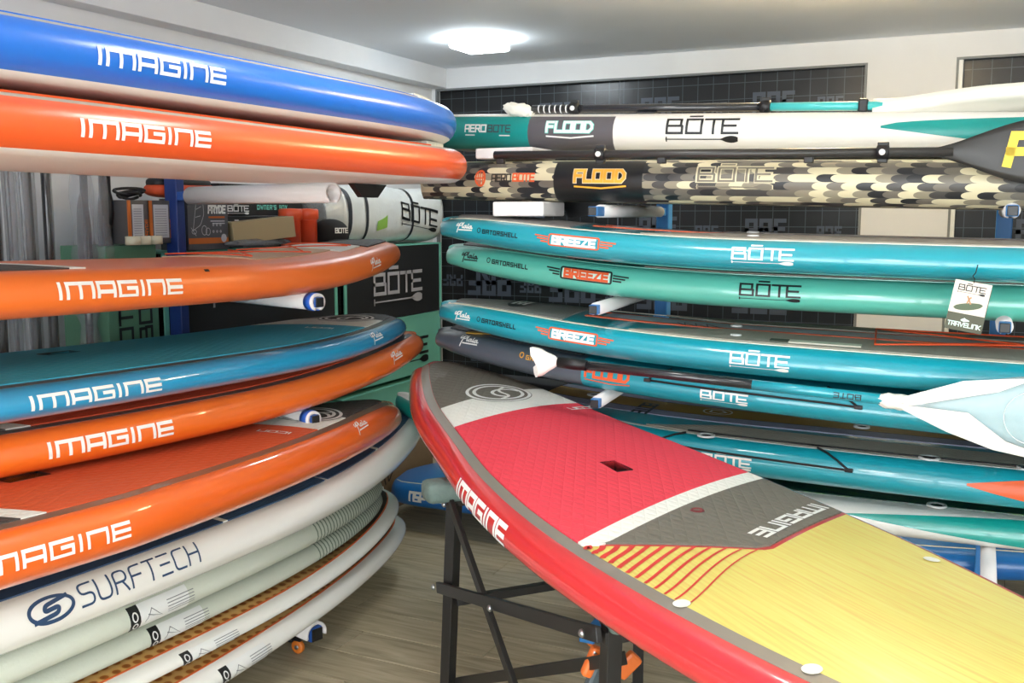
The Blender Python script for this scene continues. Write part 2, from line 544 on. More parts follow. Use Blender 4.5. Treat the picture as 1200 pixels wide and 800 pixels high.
class Board:
    """a paddle board; local x runs from the end that is in view (s=0) to the other end, deck up"""
    def __init__(self, name, label, side, p, base=HARD, cat='paddleboard', group=None):
        self.p = dict(base, **p)
        p = self.p
        th = p['yaw'] - (math.pi / 2 if side == 'L' else 0)
        self.sg = 1.0 if side == 'L' else -1.0          # local y sign of the rail that faces the aisle
        self.dir = -1.0 if side == 'L' else 1.0         # reading direction along s on that rail
        self.root = thing(name, label, cat, (p['x0'], p['y0'], p['z0']), (0, -math.atan(p['pitch']), th), group)
        self.root.scale = (p['size'],) * 3
    def w(self, s):
        p = self.p; s = np.asarray(s, float); L = p['L']; u = s / L
        if p['wt'] is not None:
            SK, v = np.array(p['wt'][0]), np.array(p['wt'][1])
            x = np.sqrt(SK); q = np.sqrt(np.clip(s, 0, SK[-1])); m = np.gradient(v, x)
            i = np.clip(np.searchsorted(x, q) - 1, 0, len(x) - 2); h = x[i + 1] - x[i]; t = (q - x[i]) / h
            return np.maximum(.003, (2 * t**3 - 3 * t**2 + 1) * v[i] + (t**3 - 2 * t**2 + t) * h * m[i] + (-2 * t**3 + 3 * t**2) * v[i + 1] + (t**3 - t**2) * h * m[i + 1])
        n = np.clip(1 - 2 * u, 0, 1); wn = np.maximum(0, 1 - n ** p['np_']) ** (1 / p['nq'])
        m = np.clip(2 * u - 1, 0, 1); wt = p['tw'] + (1 - p['tw']) * (1 - m ** p['tp'])
        r = np.clip((s - (L - p['tc'])) / p['tc'], 0, 1); wt = wt * np.sqrt(np.maximum(0, 1 - r ** 2.4))
        return np.maximum(.003, p['w'] * np.where(u < .5, wn, wt))
    def zb(self, s):
        p = self.p; s = np.asarray(s, float)
        return p['nr'] * np.clip(1 - s / p['lr'], 0, 1) ** p['re'] + p['tr'] * np.clip(1 - (p['L'] - s) / p['ltr'], 0, 1) ** 2.2
    def th(self, s):
        p = self.p; s = np.asarray(s, float)
        n = np.clip(s / p['lt'], 0, 1); m = np.clip((p['L'] - s) / p['lt'], 0, 1)
        return p['t'] * (p['tt'] + (1 - p['tt']) * np.sqrt(np.maximum(0, 1 - (1 - n) ** 2))) * (p['ttt'] + (1 - p['ttt']) * np.sqrt(np.maximum(0, 1 - (1 - m) ** 2)))
    def rr(self, s):
        w = self.w(s); return np.minimum(self.p['rt'], .8 * w), np.minimum(self.p['rb'], .8 * w)
    def edge(self, s):
        return self.w(s) - self.rr(s)[0]
    def rail(self, s, k, sg=None):
        s = np.asarray(s, float); k = np.asarray(k, float) + 0 * s; s = s + 0 * k
        sg = self.sg if sg is None else sg
        w, t, zb, a = self.w(s), self.th(s), self.zb(s), self.p['a']
        rt, rb = self.rr(s); za = zb + t * a
        t1 = np.pi / 2 * np.clip(k, 0, 1); t2 = np.pi / 2 * np.clip(k - 1, 0, 1)
        up = k <= 1
        l = np.where(up, w - rt + rt * np.sin(t1), w - rb + rb * np.cos(t2))
        z = np.where(up, za + t * (1 - a) * np.cos(t1), za - t * a * np.sin(t2))
        return np.stack([s, sg * l, z], -1)
    def railn(self, s, k, off, sg=None):
        e = 1e-3
        s = np.asarray(s, float); k = np.asarray(k, float) + 0 * s; s = s + 0 * k
        P0 = self.rail(s, k, sg)
        ds = self.rail(s + e, k, sg) - self.rail(np.maximum(s - e, 0.0), k, sg)
        kk = np.clip(k, .01, 1.99)
        dk = self.rail(s, kk + .01, sg) - self.rail(s, kk - .01, sg)
        n = np.cross(ds, dk)
        n /= np.maximum(np.linalg.norm(n, axis=-1, keepdims=True), 1e-9)
        ctr = np.stack([s, 0 * s, self.zb(s) + self.th(s) * .5], -1)
        sgn = np.sign(((P0 - ctr) * n).sum(-1, keepdims=True))
        return P0 + n * sgn * off
    def deck(self, s, d, off=0.0):
        """d: lateral, positive = the board's left rail (local -y)"""
        s = np.asarray(s, float); d = np.asarray(d, float) + 0 * s; s = s + 0 * d
        e = np.maximum(self.edge(s), .002)
        q = np.abs(d) / e
        z = self.zb(s) + self.th(s) + self.p['dome'] * (1 - np.clip(q, 0, 1) ** 2)
        return np.stack([s, -d, z + off], -1)
    def k_of_v(self, s, v):
        t = self.th(s); a = self.p['a']
        A = np.pi / 2 * np.sqrt((self.p['rt'] ** 2 + (t * (1 - a)) ** 2) / 2)
        B = np.pi / 2 * np.sqrt((self.p['rb'] ** 2 + (t * a) ** 2) / 2)
        return np.where(v >= 0, 1 - v / A, 1 - v / B)
    # ---- parts
    def hull(self, mats, paint=None, rings=(), name='hull', N=84):
        L = self.p['L']
        s = L * .5 * (1 - np.cos(np.pi * np.linspace(0, 1, N)))
        s[0] = 1e-4; s[-1] = L - 1e-4
        s = np.unique(np.concatenate([s, np.array(list(rings), float)]))
        rows, kinds = [], []
        kk = [0, .2, .4, .6, .8, 1, 1.2, 1.4, 1.6, 1.8, 2]
        e = self.edge(s); wb = self.w(s) - self.rr(s)[1]
        for f in np.linspace(-1, 1, 9):
            rows.append(self.deck(s, -self.sg * e * f))      # far -> near
        for k in kk[1:]:
            rows.append(self.rail(s, k))
        for f in (.5, 0, -.5):
            rows.append(np.stack([s, self.sg * wb * f, self.zb(s)], -1))
        for k in kk[::-1][:-1]:
            rows.append(self.rail(s, k, -self.sg))
        R = np.stack(rows, 1)                                # (ns, nr, 3)
        ns, nr = R.shape[:2]
        zone = ['deck'] * 8 + ['rail'] * 10 + ['bot'] * 4 + ['far'] * 10
        kmid = [0] * 8 + [.1 + .2 * i for i in range(10)] + [2] * 4 + [1.9 - .2 * i for i in range(10)]
        seg = np.linalg.norm(np.diff(R, axis=1), axis=2)
        cum = np.concatenate([np.zeros((ns, 1)), np.cumsum(seg, 1)], 1)
        cum -= cum[:, 13:14]
        uv = np.stack([np.repeat(s[:, None], nr, 1), cum], -1).reshape(-1, 2)
        V = R.reshape(-1, 3)
        Fc, mi = [], []
        flip = self.sg < 0
        for i in range(ns - 1):
            sm = .5 * (s[i] + s[i + 1])
            for j in range(nr):
                j2 = (j + 1) % nr
                f = (i * nr + j, i * nr + j2, (i + 1) * nr + j2, (i + 1) * nr + j)
                Fc.append(f[::-1] if not flip else f)
                mi.append(paint(sm, zone[j], kmid[j]) if paint else 0)
        c0 = tuple(range(nr)); c1 = tuple((ns - 1) * nr + j for j in range(nr))
        Fc.append(c0 if not flip else c0[::-1]); Fc.append(c1[::-1] if not flip else c1)
        mi += [mi[0], mi[-1]]
        o = mesh_obj(name, V, Fc, mats, self.root, mi, True, uv)
        bmx = bmesh.new(); bmx.from_mesh(o.data); bmesh.ops.recalc_face_normals(bmx, faces=bmx.faces); bmx.to_mesh(o.data); bmx.free()
        self.hull_o = o
        return o
    def _solid(self, name, T, Bt, mats, parent=None):
        ns, nr = T.shape[:2]; n = ns * nr
        V = np.vstack([T.reshape(-1, 3), Bt.reshape(-1, 3)])
        Fc = []
        for i in range(ns - 1):
            for j in range(nr - 1):
                a = i * nr + j
                Fc.append((a, a + 1, a + nr + 1, a + nr)); Fc.append((n + a, n + a + nr, n + a + nr + 1, n + a + 1))
        for i in range(ns - 1):
            for a in (i * nr, i * nr + nr - 1):
                Fc.append((a, a + nr, n + a + nr, n + a))
        for j in range(nr - 1):
            for a in (j, (ns - 1) * nr + j):
                Fc.append((a, a + 1, n + a + 1, n + a))
        bm = bmesh.new()
        vs = [bm.verts.new(v) for v in V]
        for f in Fc:
            try: bm.faces.new([vs[i] for i in f])
            except ValueError: pass
        bmesh.ops.recalc_face_normals(bm, faces=bm.faces)
        me = bpy.data.meshes.new(name); bm.to_mesh(me); bm.free()
        me.materials.append(mats)
        sm = np.zeros(len(me.polygons), bool); me.polygons.foreach_set('use_smooth', sm)
        o = bpy.data.objects.new(name, me); link(o, parent or self.root)
        return o
    def strip(self, name, s0, s1, dA, dB, m, off=.0012, thick=.001, n=60, na=4, parent=None):
        """lengthwise band on the deck between lateral dA(s) and dB(s)"""
        s = np.linspace(s0, s1, n)
        A, B = (f(s) if callable(f) else np.full(n, f) for f in (dA, dB))
        T = np.stack([self.deck(s, A + (B - A) * f, off) for f in np.linspace(0, 1, na)], 1)
        Bt = T.copy(); Bt[..., 2] -= thick + .003
        return self._solid(name, T, Bt, m, parent)
    def cross(self, name, s0f, s1f, m, inset=.035, off=.004, q0=-1, q1=1, n=24, nq=20, parent=None, far=None):
        """band across the deck: s from s0f(d) to s1f(d), width up to edge-inset"""
        q = np.linspace(q0, q1, nq)
        ins = np.where(q > 0, inset, inset if far is None else far)
        def solve(f):
            s = np.full(nq, f(0.0) if callable(f) else f, float)
            for _ in range(25):
                d = q * (self.edge(s) - ins)
                s = .5 * s + .5 * (np.array([f(x) for x in d]) if callable(f) else f)
            return s, q * (self.edge(s) - ins)
        sa, da = solve(s0f); sb, db = solve(s1f)
        T = []
        for r in np.linspace(0, 1, n):
            s = sa + (sb - sa) * r
            d = q * (self.edge(s) - ins)
            if r == 0: d = da
            if r == 1: d = db
            T.append(self.deck(s, d, off))
        T = np.stack(T, 0)
        Bt = T.copy(); Bt[..., 2] -= off + .003
        return self._solid(name, T, Bt, m, parent)
    def deck_print(self, name, geo, s0, d0, m, ang=0.0, off=.0055, parent=None, flip=1):
        """print on the deck: u axis at angle ang from +s towards +d"""
        V2, Q = geo
        ca, sa = math.cos(ang), math.sin(ang)
        s = s0 + V2[:, 0] * ca - flip * V2[:, 1] * sa
        d = d0 + V2[:, 0] * sa + flip * V2[:, 1] * ca
        return mesh_obj(name, self.deck(s, d, off), Q, m, parent or self.root)
    def rail_print(self, name, geo, s0, v0, m, off=.0012, parent=None, tilt=0.0, sg=None):
        """print on the rail that faces the aisle; s0 where the word begins, v0 height of its baseline above the rail apex"""
        V2, Q = geo
        s = s0 + self.dir * V2[:, 0]
        v = v0 + V2[:, 1] + tilt * V2[:, 0]
        k = np.clip(self.k_of_v(s, v), 0.0, 1.95)
        return mesh_obj(name, self.railn(s, k, off, sg), Q, m, parent or self.root)
    def rail_band(self, name, ss, kA, kB, m, n=6, off=.0012, parent=None, sg=None):
        ss = np.asarray(ss, float)
        kA = np.asarray(kA, float) + 0 * ss; kB = np.asarray(kB, float) + 0 * ss
        V, Q = [], []
        for j in range(n + 1):
            V.append(self.railn(ss, kA + (kB - kA) * j / n, off, sg))
        V = np.stack(V, 1); ns = len(ss)
        for i in range(ns - 1):
            for j in range(n):
                a = i * (n + 1) + j
                Q.append((a, a + 1, a + n + 2, a + n + 1))
        return mesh_obj(name, V.reshape(-1, 3), Q, m, parent or self.root)
    def world(self, pts):
        M_ = Matrix.LocRotScale(self.root.location, self.root.rotation_euler, None)
        return [M_ @ Vector(p) for p in pts]

def cut_box(objs, root, cx, cy, cz, sx, sy, sz):
    """cut a real rectangular well into the given parts (local coordinates of root)"""
    M_ = Matrix.LocRotScale(root.location, root.rotation_euler, root.scale)
    c = bm_obj('cutter', box_bm(cx - sx / 2, cx + sx / 2, cy - sy / 2, cy + sy / 2, cz - sz / 2, cz + sz / 2), mat('cut', (30, 30, 30)))
    c.matrix_world = M_
    bpy.context.view_layer.update()
    for o in objs:
        md = o.modifiers.new('cut', 'BOOLEAN'); md.operation = 'DIFFERENCE'; md.object = c; md.solver = 'EXACT'
        dg = bpy.context.evaluated_depsgraph_get(); dg.update()
        me = bpy.data.meshes.new_from_object(o.evaluated_get(dg))
        o.modifiers.clear()
        old = o.data; nm = old.name
        o.data = me; bpy.data.meshes.remove(old); me.name = nm
    bpy.data.objects.remove(c, do_unlink=True)

def well(board, s, d, sx, sy, depth, m, top=.005):
    """dark liner of a carry handle recess"""
    z = float(board.deck(np.array([s]), np.array([d]))[0][2]) + top
    bm = box_bm(s - sx / 2, s + sx / 2, -d - sy / 2, -d + sy / 2, z - depth, z)
    top_f = [f for f in bm.faces if f.normal.z > .5]
    bmesh.ops.delete(bm, geom=top_f, context='FACES_ONLY')
    return bm_obj('handle_well', bm, m, board.root)
# ================================================================ the room
WALL = mat('white_wall_paint', (226, 228, 230), rough=.75, noise=.02, nscale=6, bump=.05, bscale=220)
CEIL = mat('white_ceiling_paint', (238, 242, 246), rough=.85, bump=.04, bscale=160)

def wood_mat():
    m = mat('grey_oak_vinyl', (132, 122, 102), rough=.5, spec=.4)
    nt = m.node_tree; b = nt.nodes['Principled BSDF']
    tc = nt.nodes.new('ShaderNodeTexCoord')
    oi = nt.nodes.new('ShaderNodeObjectInfo')
    add = nt.nodes.new('ShaderNodeVectorMath'); add.operation = 'ADD'
    cmb = nt.nodes.new('ShaderNodeCombineXYZ')
    nt.links.new(mth(nt, 'MULTIPLY', oi.outputs['Random'], 37.0), cmb.inputs[0])
    nt.links.new(mth(nt, 'MULTIPLY', oi.outputs['Random'], 11.0), cmb.inputs[1])
    nt.links.new(tc.outputs['Object'], add.inputs[0]); nt.links.new(cmb.outputs[0], add.inputs[1])
    mp = nt.nodes.new('ShaderNodeMapping'); mp.inputs['Scale'].default_value = (1.6, 16.0, 1.0)
    nt.links.new(add.outputs[0], mp.inputs['Vector'])
    n = nt.nodes.new('ShaderNodeTexNoise'); n.inputs['Scale'].default_value = 2.2; n.inputs['Detail'].default_value = 7; n.inputs['Distortion'].default_value = .8
    nt.links.new(mp.outputs['Vector'], n.inputs['Vector'])
    r = ramp_node(nt, [(.25, (150, 138, 112)), (.5, (180, 168, 140)), (.75, (202, 190, 164))], False)
    nt.links.new(n.outputs['Fac'], r.inputs['Fac'])
    hs = nt.nodes.new('ShaderNodeHueSaturation')
    nt.links.new(r.outputs['Color'], hs.inputs['Color'])
    nt.links.new(mth(nt, 'ADD', mth(nt, 'MULTIPLY', oi.outputs['Random'], .22), .88), hs.inputs['Value'])
    nt.links.new(hs.outputs['Color'], b.inputs['Base Color'])
    return m
WOOD = wood_mat()

floor = box('floor', XL - .1, XR + .1, YF - .1, YB + .1, -.12, -.006, mat('screed', (60, 55, 48), rough=.9))
tag(floor, kind='structure')
PL, PW = 1.22, .19
bmx = box_bm(-PL / 2 + .0012, PL / 2 - .0012, -PW / 2 + .0012, PW / 2 - .0012, -.007, 0, .0012, seg=1)
bmesh.ops.recalc_face_normals(bmx, faces=bmx.faces)
plank_me = bpy.data.meshes.new('plank'); bmx.to_mesh(plank_me); bmx.free(); plank_me.materials.append(WOOD)
rows = int((YB - YF) / PW) + 1
for r_ in range(rows):
    y = YB - PW / 2 - r_ * PW
    if y < 0.3: break
    x = XL - (r_ * .43 % 1.0) * PL + PL / 2
    while x - PL / 2 < 1.6:
        o = bpy.data.objects.new('plank', plank_me); link(o, floor); o.location = (x, y, 0)
        x += PL
# rest of the floor, behind and beside the viewer, is out of the picture
rest = box('floor_covering', 1.0, XR, YF, YB, -.007, -.0005, WOOD, floor)
rest2 = box('floor_covering', XL, 1.0, YF, .35, -.007, -.0005, WOOD, floor)

ceiling = box('ceiling', XL - .1, XR + .1, YF - .1, YB + .2, ZC, ZC + .12, CEIL); tag(ceiling, kind='structure')
wl = box('wall_left', XL - .12, XL, YF - .1, YB + .2, -.01, ZC + .01, WALL); tag(wl, kind='structure')
tr = box('trim_1', XL - .02, XL + .11, YF - .1, YB - .001, 2.431, ZC + .001, WALL, bev=.004); tag(tr, kind='structure')
wr = box('wall_right', XR, XR + .12, YF - .1, YB + .2, -.01, ZC + .01, WALL); tag(wr, kind='structure')
bmw = bmesh.new()
FILL_SPAN = (-2.6, 2.8, .25, 2.30)          # wall opening for the glowing fill panels added behind the viewer
for (a, b_, c_, d) in [(XL - .1, XR + .1, FILL_SPAN[3], ZC + .01), (XL - .1, XR + .1, -.01, FILL_SPAN[2]), (XL - .1, FILL_SPAN[0], FILL_SPAN[2], FILL_SPAN[3]), (FILL_SPAN[1], XR + .1, FILL_SPAN[2], FILL_SPAN[3])]:
    box_bm(a, b_, YF - .12, YF, c_, d, 0, bmw)
wf = bm_obj('wall_front', bmw, WALL); tag(wf, kind='structure')
fill_root = bpy.data.objects.new('window_3', None); link(fill_root); tag(fill_root, kind='structure')
for i in range(4):  # glowing panes and their bars, invented for frontal fill
    xa = FILL_SPAN[0] + (FILL_SPAN[1] - FILL_SPAN[0]) * i / 4; xb = FILL_SPAN[0] + (FILL_SPAN[1] - FILL_SPAN[0]) * (i + 1) / 4
    box('glow_pane', xa + .03, xb - .03, YF - .07, YF - .06, FILL_SPAN[2] + .03, FILL_SPAN[3] - .03, mat('fill_panel_glow', (240, 245, 250), rough=.4, emit=FILL_TINT, estr=FILL_STR), fill_root)
    box('panel_bar', xa - .03, xa + .03, YF - .10, YF - .03, FILL_SPAN[2], FILL_SPAN[3], mat('panel_bar_alu', (120, 124, 128), rough=.4), fill_root)
# back wall: header, sill, pillars between the two windows
W1 = (-3.272, -.603); W2 = (-.166, 2.90); WZ = (.15, 2.428)
bmw = bmesh.new()
for (a, b_, c, d) in [(XL - .12, XR + .12, WZ[1], ZC + .01), (XL - .12, XR + .12, -.01, WZ[0]), (XL - .12, W1[0], WZ[0], WZ[1]),
                      (W1[1], W2[0], WZ[0], WZ[1]), (W2[1], XR + .12, WZ[0], WZ[1])]:
    box_bm(a, b_, YB, YB + .16, c, d, 0, bmw)
wb_ = bm_obj('wall_back', bmw, WALL); tag(wb_, kind='structure')

def film_mat():
    m = mat('black_window_film', (26, 30, 34), rough=.32, spec=.4, coat=.12, coat_rough=.15)
    nt = m.node_tree; b = nt.nodes['Principled BSDF']
    tc = nt.nodes.new('ShaderNodeTexCoord'); sp = nt.nodes.new('ShaderNodeSeparateXYZ')
    nt.links.new(tc.outputs['Object'], sp.inputs[0])
    ls = []
    for ax in ('X', 'Z'):
        f = mth(nt, 'FRACT', mth(nt, 'DIVIDE', sp.outputs[ax], .091))
        ls.append(mth(nt, 'LESS_THAN', f, .045))
    g = mth(nt, 'MAXIMUM', ls[0], ls[1])
    mx = nt.nodes.new('ShaderNodeMix'); mx.data_type = 'RGBA'
    nt.links.new(g, mx.inputs[0])
    mx.inputs[6].default_value = S2L((20, 23, 27)); mx.inputs[7].default_value = S2L((70, 78, 86))
    nt.links.new(mx.outputs[2], b.inputs['Base Color'])
    n = nt.nodes.new('ShaderNodeTexNoise'); n.inputs['Scale'].default_value = 9; n.inputs['Detail'].default_value = 3
    nt.links.new(tc.outputs['Object'], n.inputs['Vector'])
    bp = nt.nodes.new('ShaderNodeBump'); bp.inputs['Strength'].default_value = .12; bp.inputs['Distance'].default_value = .02
    nt.links.new(n.outputs['Fac'], bp.inputs['Height']); nt.links.new(bp.outputs['Normal'], b.inputs['Normal'])
    return m
FILM = film_mat()
GASK = mat('grey_gasket', (122, 126, 128), rough=.5)
PVC = mat('white_pvc', (236, 238, 236), rough=.35)
PRNT = mat('film_print_grey', (72, 80, 94), rough=.35)

def window(n, X, sheets):
    w = bpy.data.objects.new('window_%d' % n, None); link(w); w.location = (0, 0, 0); tag(w, kind='structure')
    bm = bmesh.new()
    x0, x1 = X; z0, z1 = WZ; f = .035
    fl = .004 if n == 1 else .033
    fr_ = .014
    for (a, b_, c, d) in [(x0, x1, z0, z0 + f), (x0, x0 + fl, z0 + f, z1 - .004), (x1 - fr_, x1, z0 + f, z1 - .004)]:
        box_bm(a, b_, YB + .005, YB + .10, c, d, .002, bm, 1)
    bm_obj('window_frame', bm, PVC, w)
    bm = bmesh.new(); g = .012
    for (a, b_, c, d) in [(x0, x1, z1 - g, z1), (x0, x0 + g, z0, z1 - g), (x1 - g, x1, z0, z1 - g)]:
        box_bm(a, b_, YB - .004, YB + .03, c, d, 0, bm)
    bm_obj('gasket', bm, GASK, w)
    xs = [x0 + fl] + sheets + [x1 - fr_]
    for i, (a, b_) in enumerate(zip(xs[:-1], xs[1:])):
        box('film_sheet', a, b_ - .002, YB + .052 + .003 * (i % 2), YB + .056 + .003 * (i % 2), z0 + f, z1 - .002, FILM, w)
    return w
w1 = window(1, W1, [-2.026])
w2 = window(2, W2, [1.0])

def prf(xc, zc, h, par, rot=False, y=YB + .0505):
    l, wd = text_lines('PRF', h, gap=.34, wide=.62)
    geo = strokes(l, h * .25, step=.5)
    s = -1 if rot else 1
    flat_print('film_lettering', geo, (xc - s * wd / 2, y, zc - s * h / 2), (s, 0, 0), (0, 0, s), PRNT, par)
for (x, z, h, rt_) in [(-2.911, 1.168, 0.127, True), (-3.183, 1.183, 0.061, True), (-2.613, 1.155, 0.061, True), (-2.325, 1.144, 0.127, True), (-2.026, 1.133, 0.061, True), (-1.738, 1.122, 0.127, True), (-1.439, 1.122, 0.061, True), (-1.151, 1.122, 0.127, True),
                       (-2.635, 1.559, 0.094, False), (-1.771, 1.548, 0.094, False), (-1.472, 1.520, 0.055, False), (-1.129, 1.537, 0.094, False), (-0.775, 1.520, 0.055, False),
                       (-1.771, 2.251, 0.094, False), (-1.439, 2.229, 0.055, False), (-1.107, 2.251, 0.094, False), (-0.797, 2.234, 0.055, False), (-2.435, 2.251, 0.094, False),
                       (-2.878, 0.734, 0.138, True), (-2.214, 0.734, 0.138, True)]:
    prf(x, z, h, w1, rt_)
for (x, z, h, rt_) in [(0.277, 1.537, 0.094, False), (0.664, 1.520, 0.055, False), (0.277, 2.251, 0.094, False)]:
    prf(x, z, h, w2, rt_)

# ---------------------------------------------------------------- ceiling lamps
def lamp(x, y, colr, strength, i):
    words = {2: 'unseen square ceiling lamp added above the red board', 0: 'square cold-white ceiling lamp above the blue board end in the corner', 1: 'warm round ceiling lamp at the top edge right of centre'}
    t = thing('ceiling_lamp', words.get(i, 'unseen hanging cube lamp, shaped to light the ceiling'), 'lamp', (x, y, ZC), group='ceiling lamps')
    em = mat('lamp_diffuser_%d' % i, (255, 255, 255), rough=.6, emit=colr, estr=strength)
    rim = mat('lamp_rim', (235, 235, 232), rough=.4)
    if i == 1:
        lathe('rim', [(.12, 0), (.12, -.012), (.001, -.012)], rim, t, 32)
        lathe('diffuser', [(.14, -.012), (.15, -.03), (.14, -.055), (.10, -.065), (.04, -.068), (.001, -.069)], em, t, 32)
    elif i in (0, 2):  # the second is an unseen lamp added to brighten the corner
        r = .125
        box('rim', -.11, .11, -.11, .11, -.010, 0, rim, t, bev=.003)
        box('diffuser', -r, r, -r, r, -.060, -.010, em, t, bev=.016, smooth=False)
    else:  # unseen lamps; cube form and rod invented to throw light on the ceiling
        r = .15
        tube('hanging_rod', [(0, 0, 0), (0, 0, -.06), (0, 0, -.12)], .008, rim, t, 8)
        box('diffuser', -r, r, -r, r, -.27, -.11, em, t, bev=.02, smooth=False)
    return t
for i_, (x, y, c_, st) in enumerate(LAMPS):
    lamp(x, y, c_, st, i_)
# ================================================================ boards
WHITE_P = mat('white_print', (240, 240, 236), rough=.4)
BLACK_P = mat('black_print', (22, 26, 28), rough=.4)
ORANGE_P = mat('orange_print', (228, 98, 52), rough=.4)
GREY_PAD = pad_mat('grey_eva_pad', (112, 108, 98))
DARK_PAD = pad_mat('dark_grey_eva_pad', (72, 70, 68))
WHITE_PAD = pad_mat('white_eva_pad', (232, 234, 226))
BLACK = mat('black_plastic', (20, 20, 22), rough=.45)
WELL = mat('dark_well', (26, 22, 24), rough=.6)
BOTTOM_W = gloss('white_gelcoat', (236, 236, 230))
CREAM = mat('cream_pinline', (238, 232, 208), rough=.35, coat=.6)

def word_im(width, height):
    l, wd = text_lines('imagine', 1.0, gap=.3)
    l = [[(p[0] / wd * width, p[1] * height) for p in pl] for pl in l]
    return strokes(l, height * .27, step=.008)
def word(txt, width, height, sw=.2, rnd=0., gap=.3, slant=0.):
    l, wd = text_lines(txt, 1.0, gap=gap, rnd=rnd, slant=slant)
    l = [[(p[0] / wd * width, p[1] * height) for p in pl] for pl in l]
    return strokes(l, height * sw, step=.01)
def squash(geo, fy):
    v, q = geo; v = v.copy(); v[:, 1] *= fy
    return v, q

def two_tone(split=1.75):
    return lambda s, z, k: 1 if (z == 'bot' or (z in ('rail', 'far') and k > split)) else 0

def icon_deck(b, pad, nose, tail, stripe, prints=True, ns=0.0, ts=0.0, far=.033, sides=(1, -1)):
    parts = {}
    for sgn in sides:
        b.strip('rail_stripe', .10, 3.25, (lambda s, g=sgn: g * (b.edge(s) - .001)), (lambda s, g=sgn: g * (b.edge(s) - .033 * np.clip(b.edge(s) / .1, .1, 1))), stripe, n=70, na=3)
    e0 = .14
    lo = lambda d: .695 + ns + .34 * d
    hi = lambda d: .915 + ns + .31 * d
    cu = lambda d: 1.875 + ts + .47 * d
    red = lambda d: 2.275 + ts - .65 * d if d > 0 else 2.275 + ts + .5 * d
    cl = lambda d: min(1.94 + ts + .47 * d, red(d))
    b.cross('nose_pad', e0, lo, nose, n=20, far=far)
    b.cross('white_band', lo, hi, WHITE_PAD, n=10, far=far)
    parts['main'] = b.cross('main_pad', hi, cu, pad, n=30, far=far)
    b.cross('white_chevron', cu, cl, WHITE_PAD, n=6, far=far)
    b.cross('tail_pad', lambda d: min(cl(d), red(d) - .012), lambda d: red(d) - .012, tail, n=12, far=far)
    if prints:
        disc = fill_between(np.linspace(-.122, .122, 25), -np.sqrt(np.maximum(0, .122**2 - np.linspace(-.122, .122, 25)**2)), np.sqrt(np.maximum(0, .122**2 - np.linspace(-.122, .122, 25)**2)), 8)
        b.deck_print('logo_disc', disc, .69 + ns, -.02, nose, off=.0052)
        rings = merge2d([strokes([ellipse_line(0, 0, .113, .113, 60)], .012), strokes([ellipse_line(0, 0, .088, .088, 50)], .013),
                         strokes([ellipse_line(.012, -.03, .05, .055, 30, .5, 4.2)], .013), strokes([round_poly([(-.07, -.05), (-.02, .0), (.05, -.03), (.082, .02)], .05)], .012)])
        b.deck_print('logo_rings', rings, .69 + ns, -.02, WHITE_P, off=.006)
        b.deck_print('word_print', word('ICON', .11, 0.024, .28), (.885 if ns == 0 else .96) + ns, -.29 if ns == 0 else -.16, WHITE_P, ang=math.radians(72), off=.0058, flip=-1)
    return parts

GROUP_L = 'boards on the left hand rack'
GROUP_R = 'boards on the right hand rack'

# ---------------------------------------------------------------- left rack, top to bottom
def inflatable_left(name, label, p, side_col, key, word_s, word_v, ww):
    b = Board(name, label, 'L', p, ISUP, group=GROUP_L)
    side = mat(key + '_pvc', side_col, rough=.3, spec=.5, coat=.35, coat_rough=.22)
    wh = mat('white_pvc_skin', (232, 228, 222), rough=.4)
    gr = mat('warm_grey_seam', (176, 170, 158), rough=.45)
    eva = pad_mat(key + '_eva', side_col)
    def paint(s, z, k):
        if z in ('rail', 'far'):
            if k < .2: return 2
            if k < .4: return 1
            return 0 if k < 1.6 else 2
        return 2
    b.hull([side, gr, wh], paint)
    b.cross('deck_pad', .45, 2.9, eva, inset=.0, off=.005, n=40)
    b.cross('tail_kick', .18, .42, WHITE_PAD, inset=.03, off=.02, n=8)
    b.rail_print('lettering', word_im(ww[0], ww[1]), word_s, word_v, WHITE_P)
    b.rail_band('seam_patch', np.linspace(.03, .05, 3), .5, 1.5, gr)
    # fin under the tail
    bm = bmesh.new()
    pr = [(.30, 0), (.52, 0), (.46, -.05), (.36, -.05)]
    z0 = 0.0
    f1 = [bm.verts.new((x, -.012, z)) for x, z in pr]; f2 = [bm.verts.new((x, .012, z)) for x, z in pr]
    bm.faces.new(f1); bm.faces.new(f2[::-1])
    for i in range(4): bm.faces.new((f1[i], f2[i], f2[(i + 1) % 4], f1[(i + 1) % 4]))
    bm_obj('fin', bm, BLACK, b.root)
    return b
L1 = inflatable_left('inflatable_paddleboard', 'blue inflatable board, topmost on the left rack', dict(np_=8.1254, nr=-.0133, size=0.92, x0=-1.9316, y0=3.2210, z0=1.8723, yaw=-.0232, w=.4003, pitch=.0004, t=.1321),
                     (30, 108, 206), 'blue', 1.89, -.017, (.385, .034))
L2 = inflatable_left('inflatable_paddleboard', 'orange inflatable board directly below the blue one, second from top of the left rack', dict(np_=7.4227, nr=.0133, size=0.92, x0=-1.9257, y0=3.2976, z0=1.7221, yaw=-.0202, w=.4, pitch=.0045, t=.1272),
                     (232, 92, 38), 'orange', 2.035, -.018, (.375, .034))

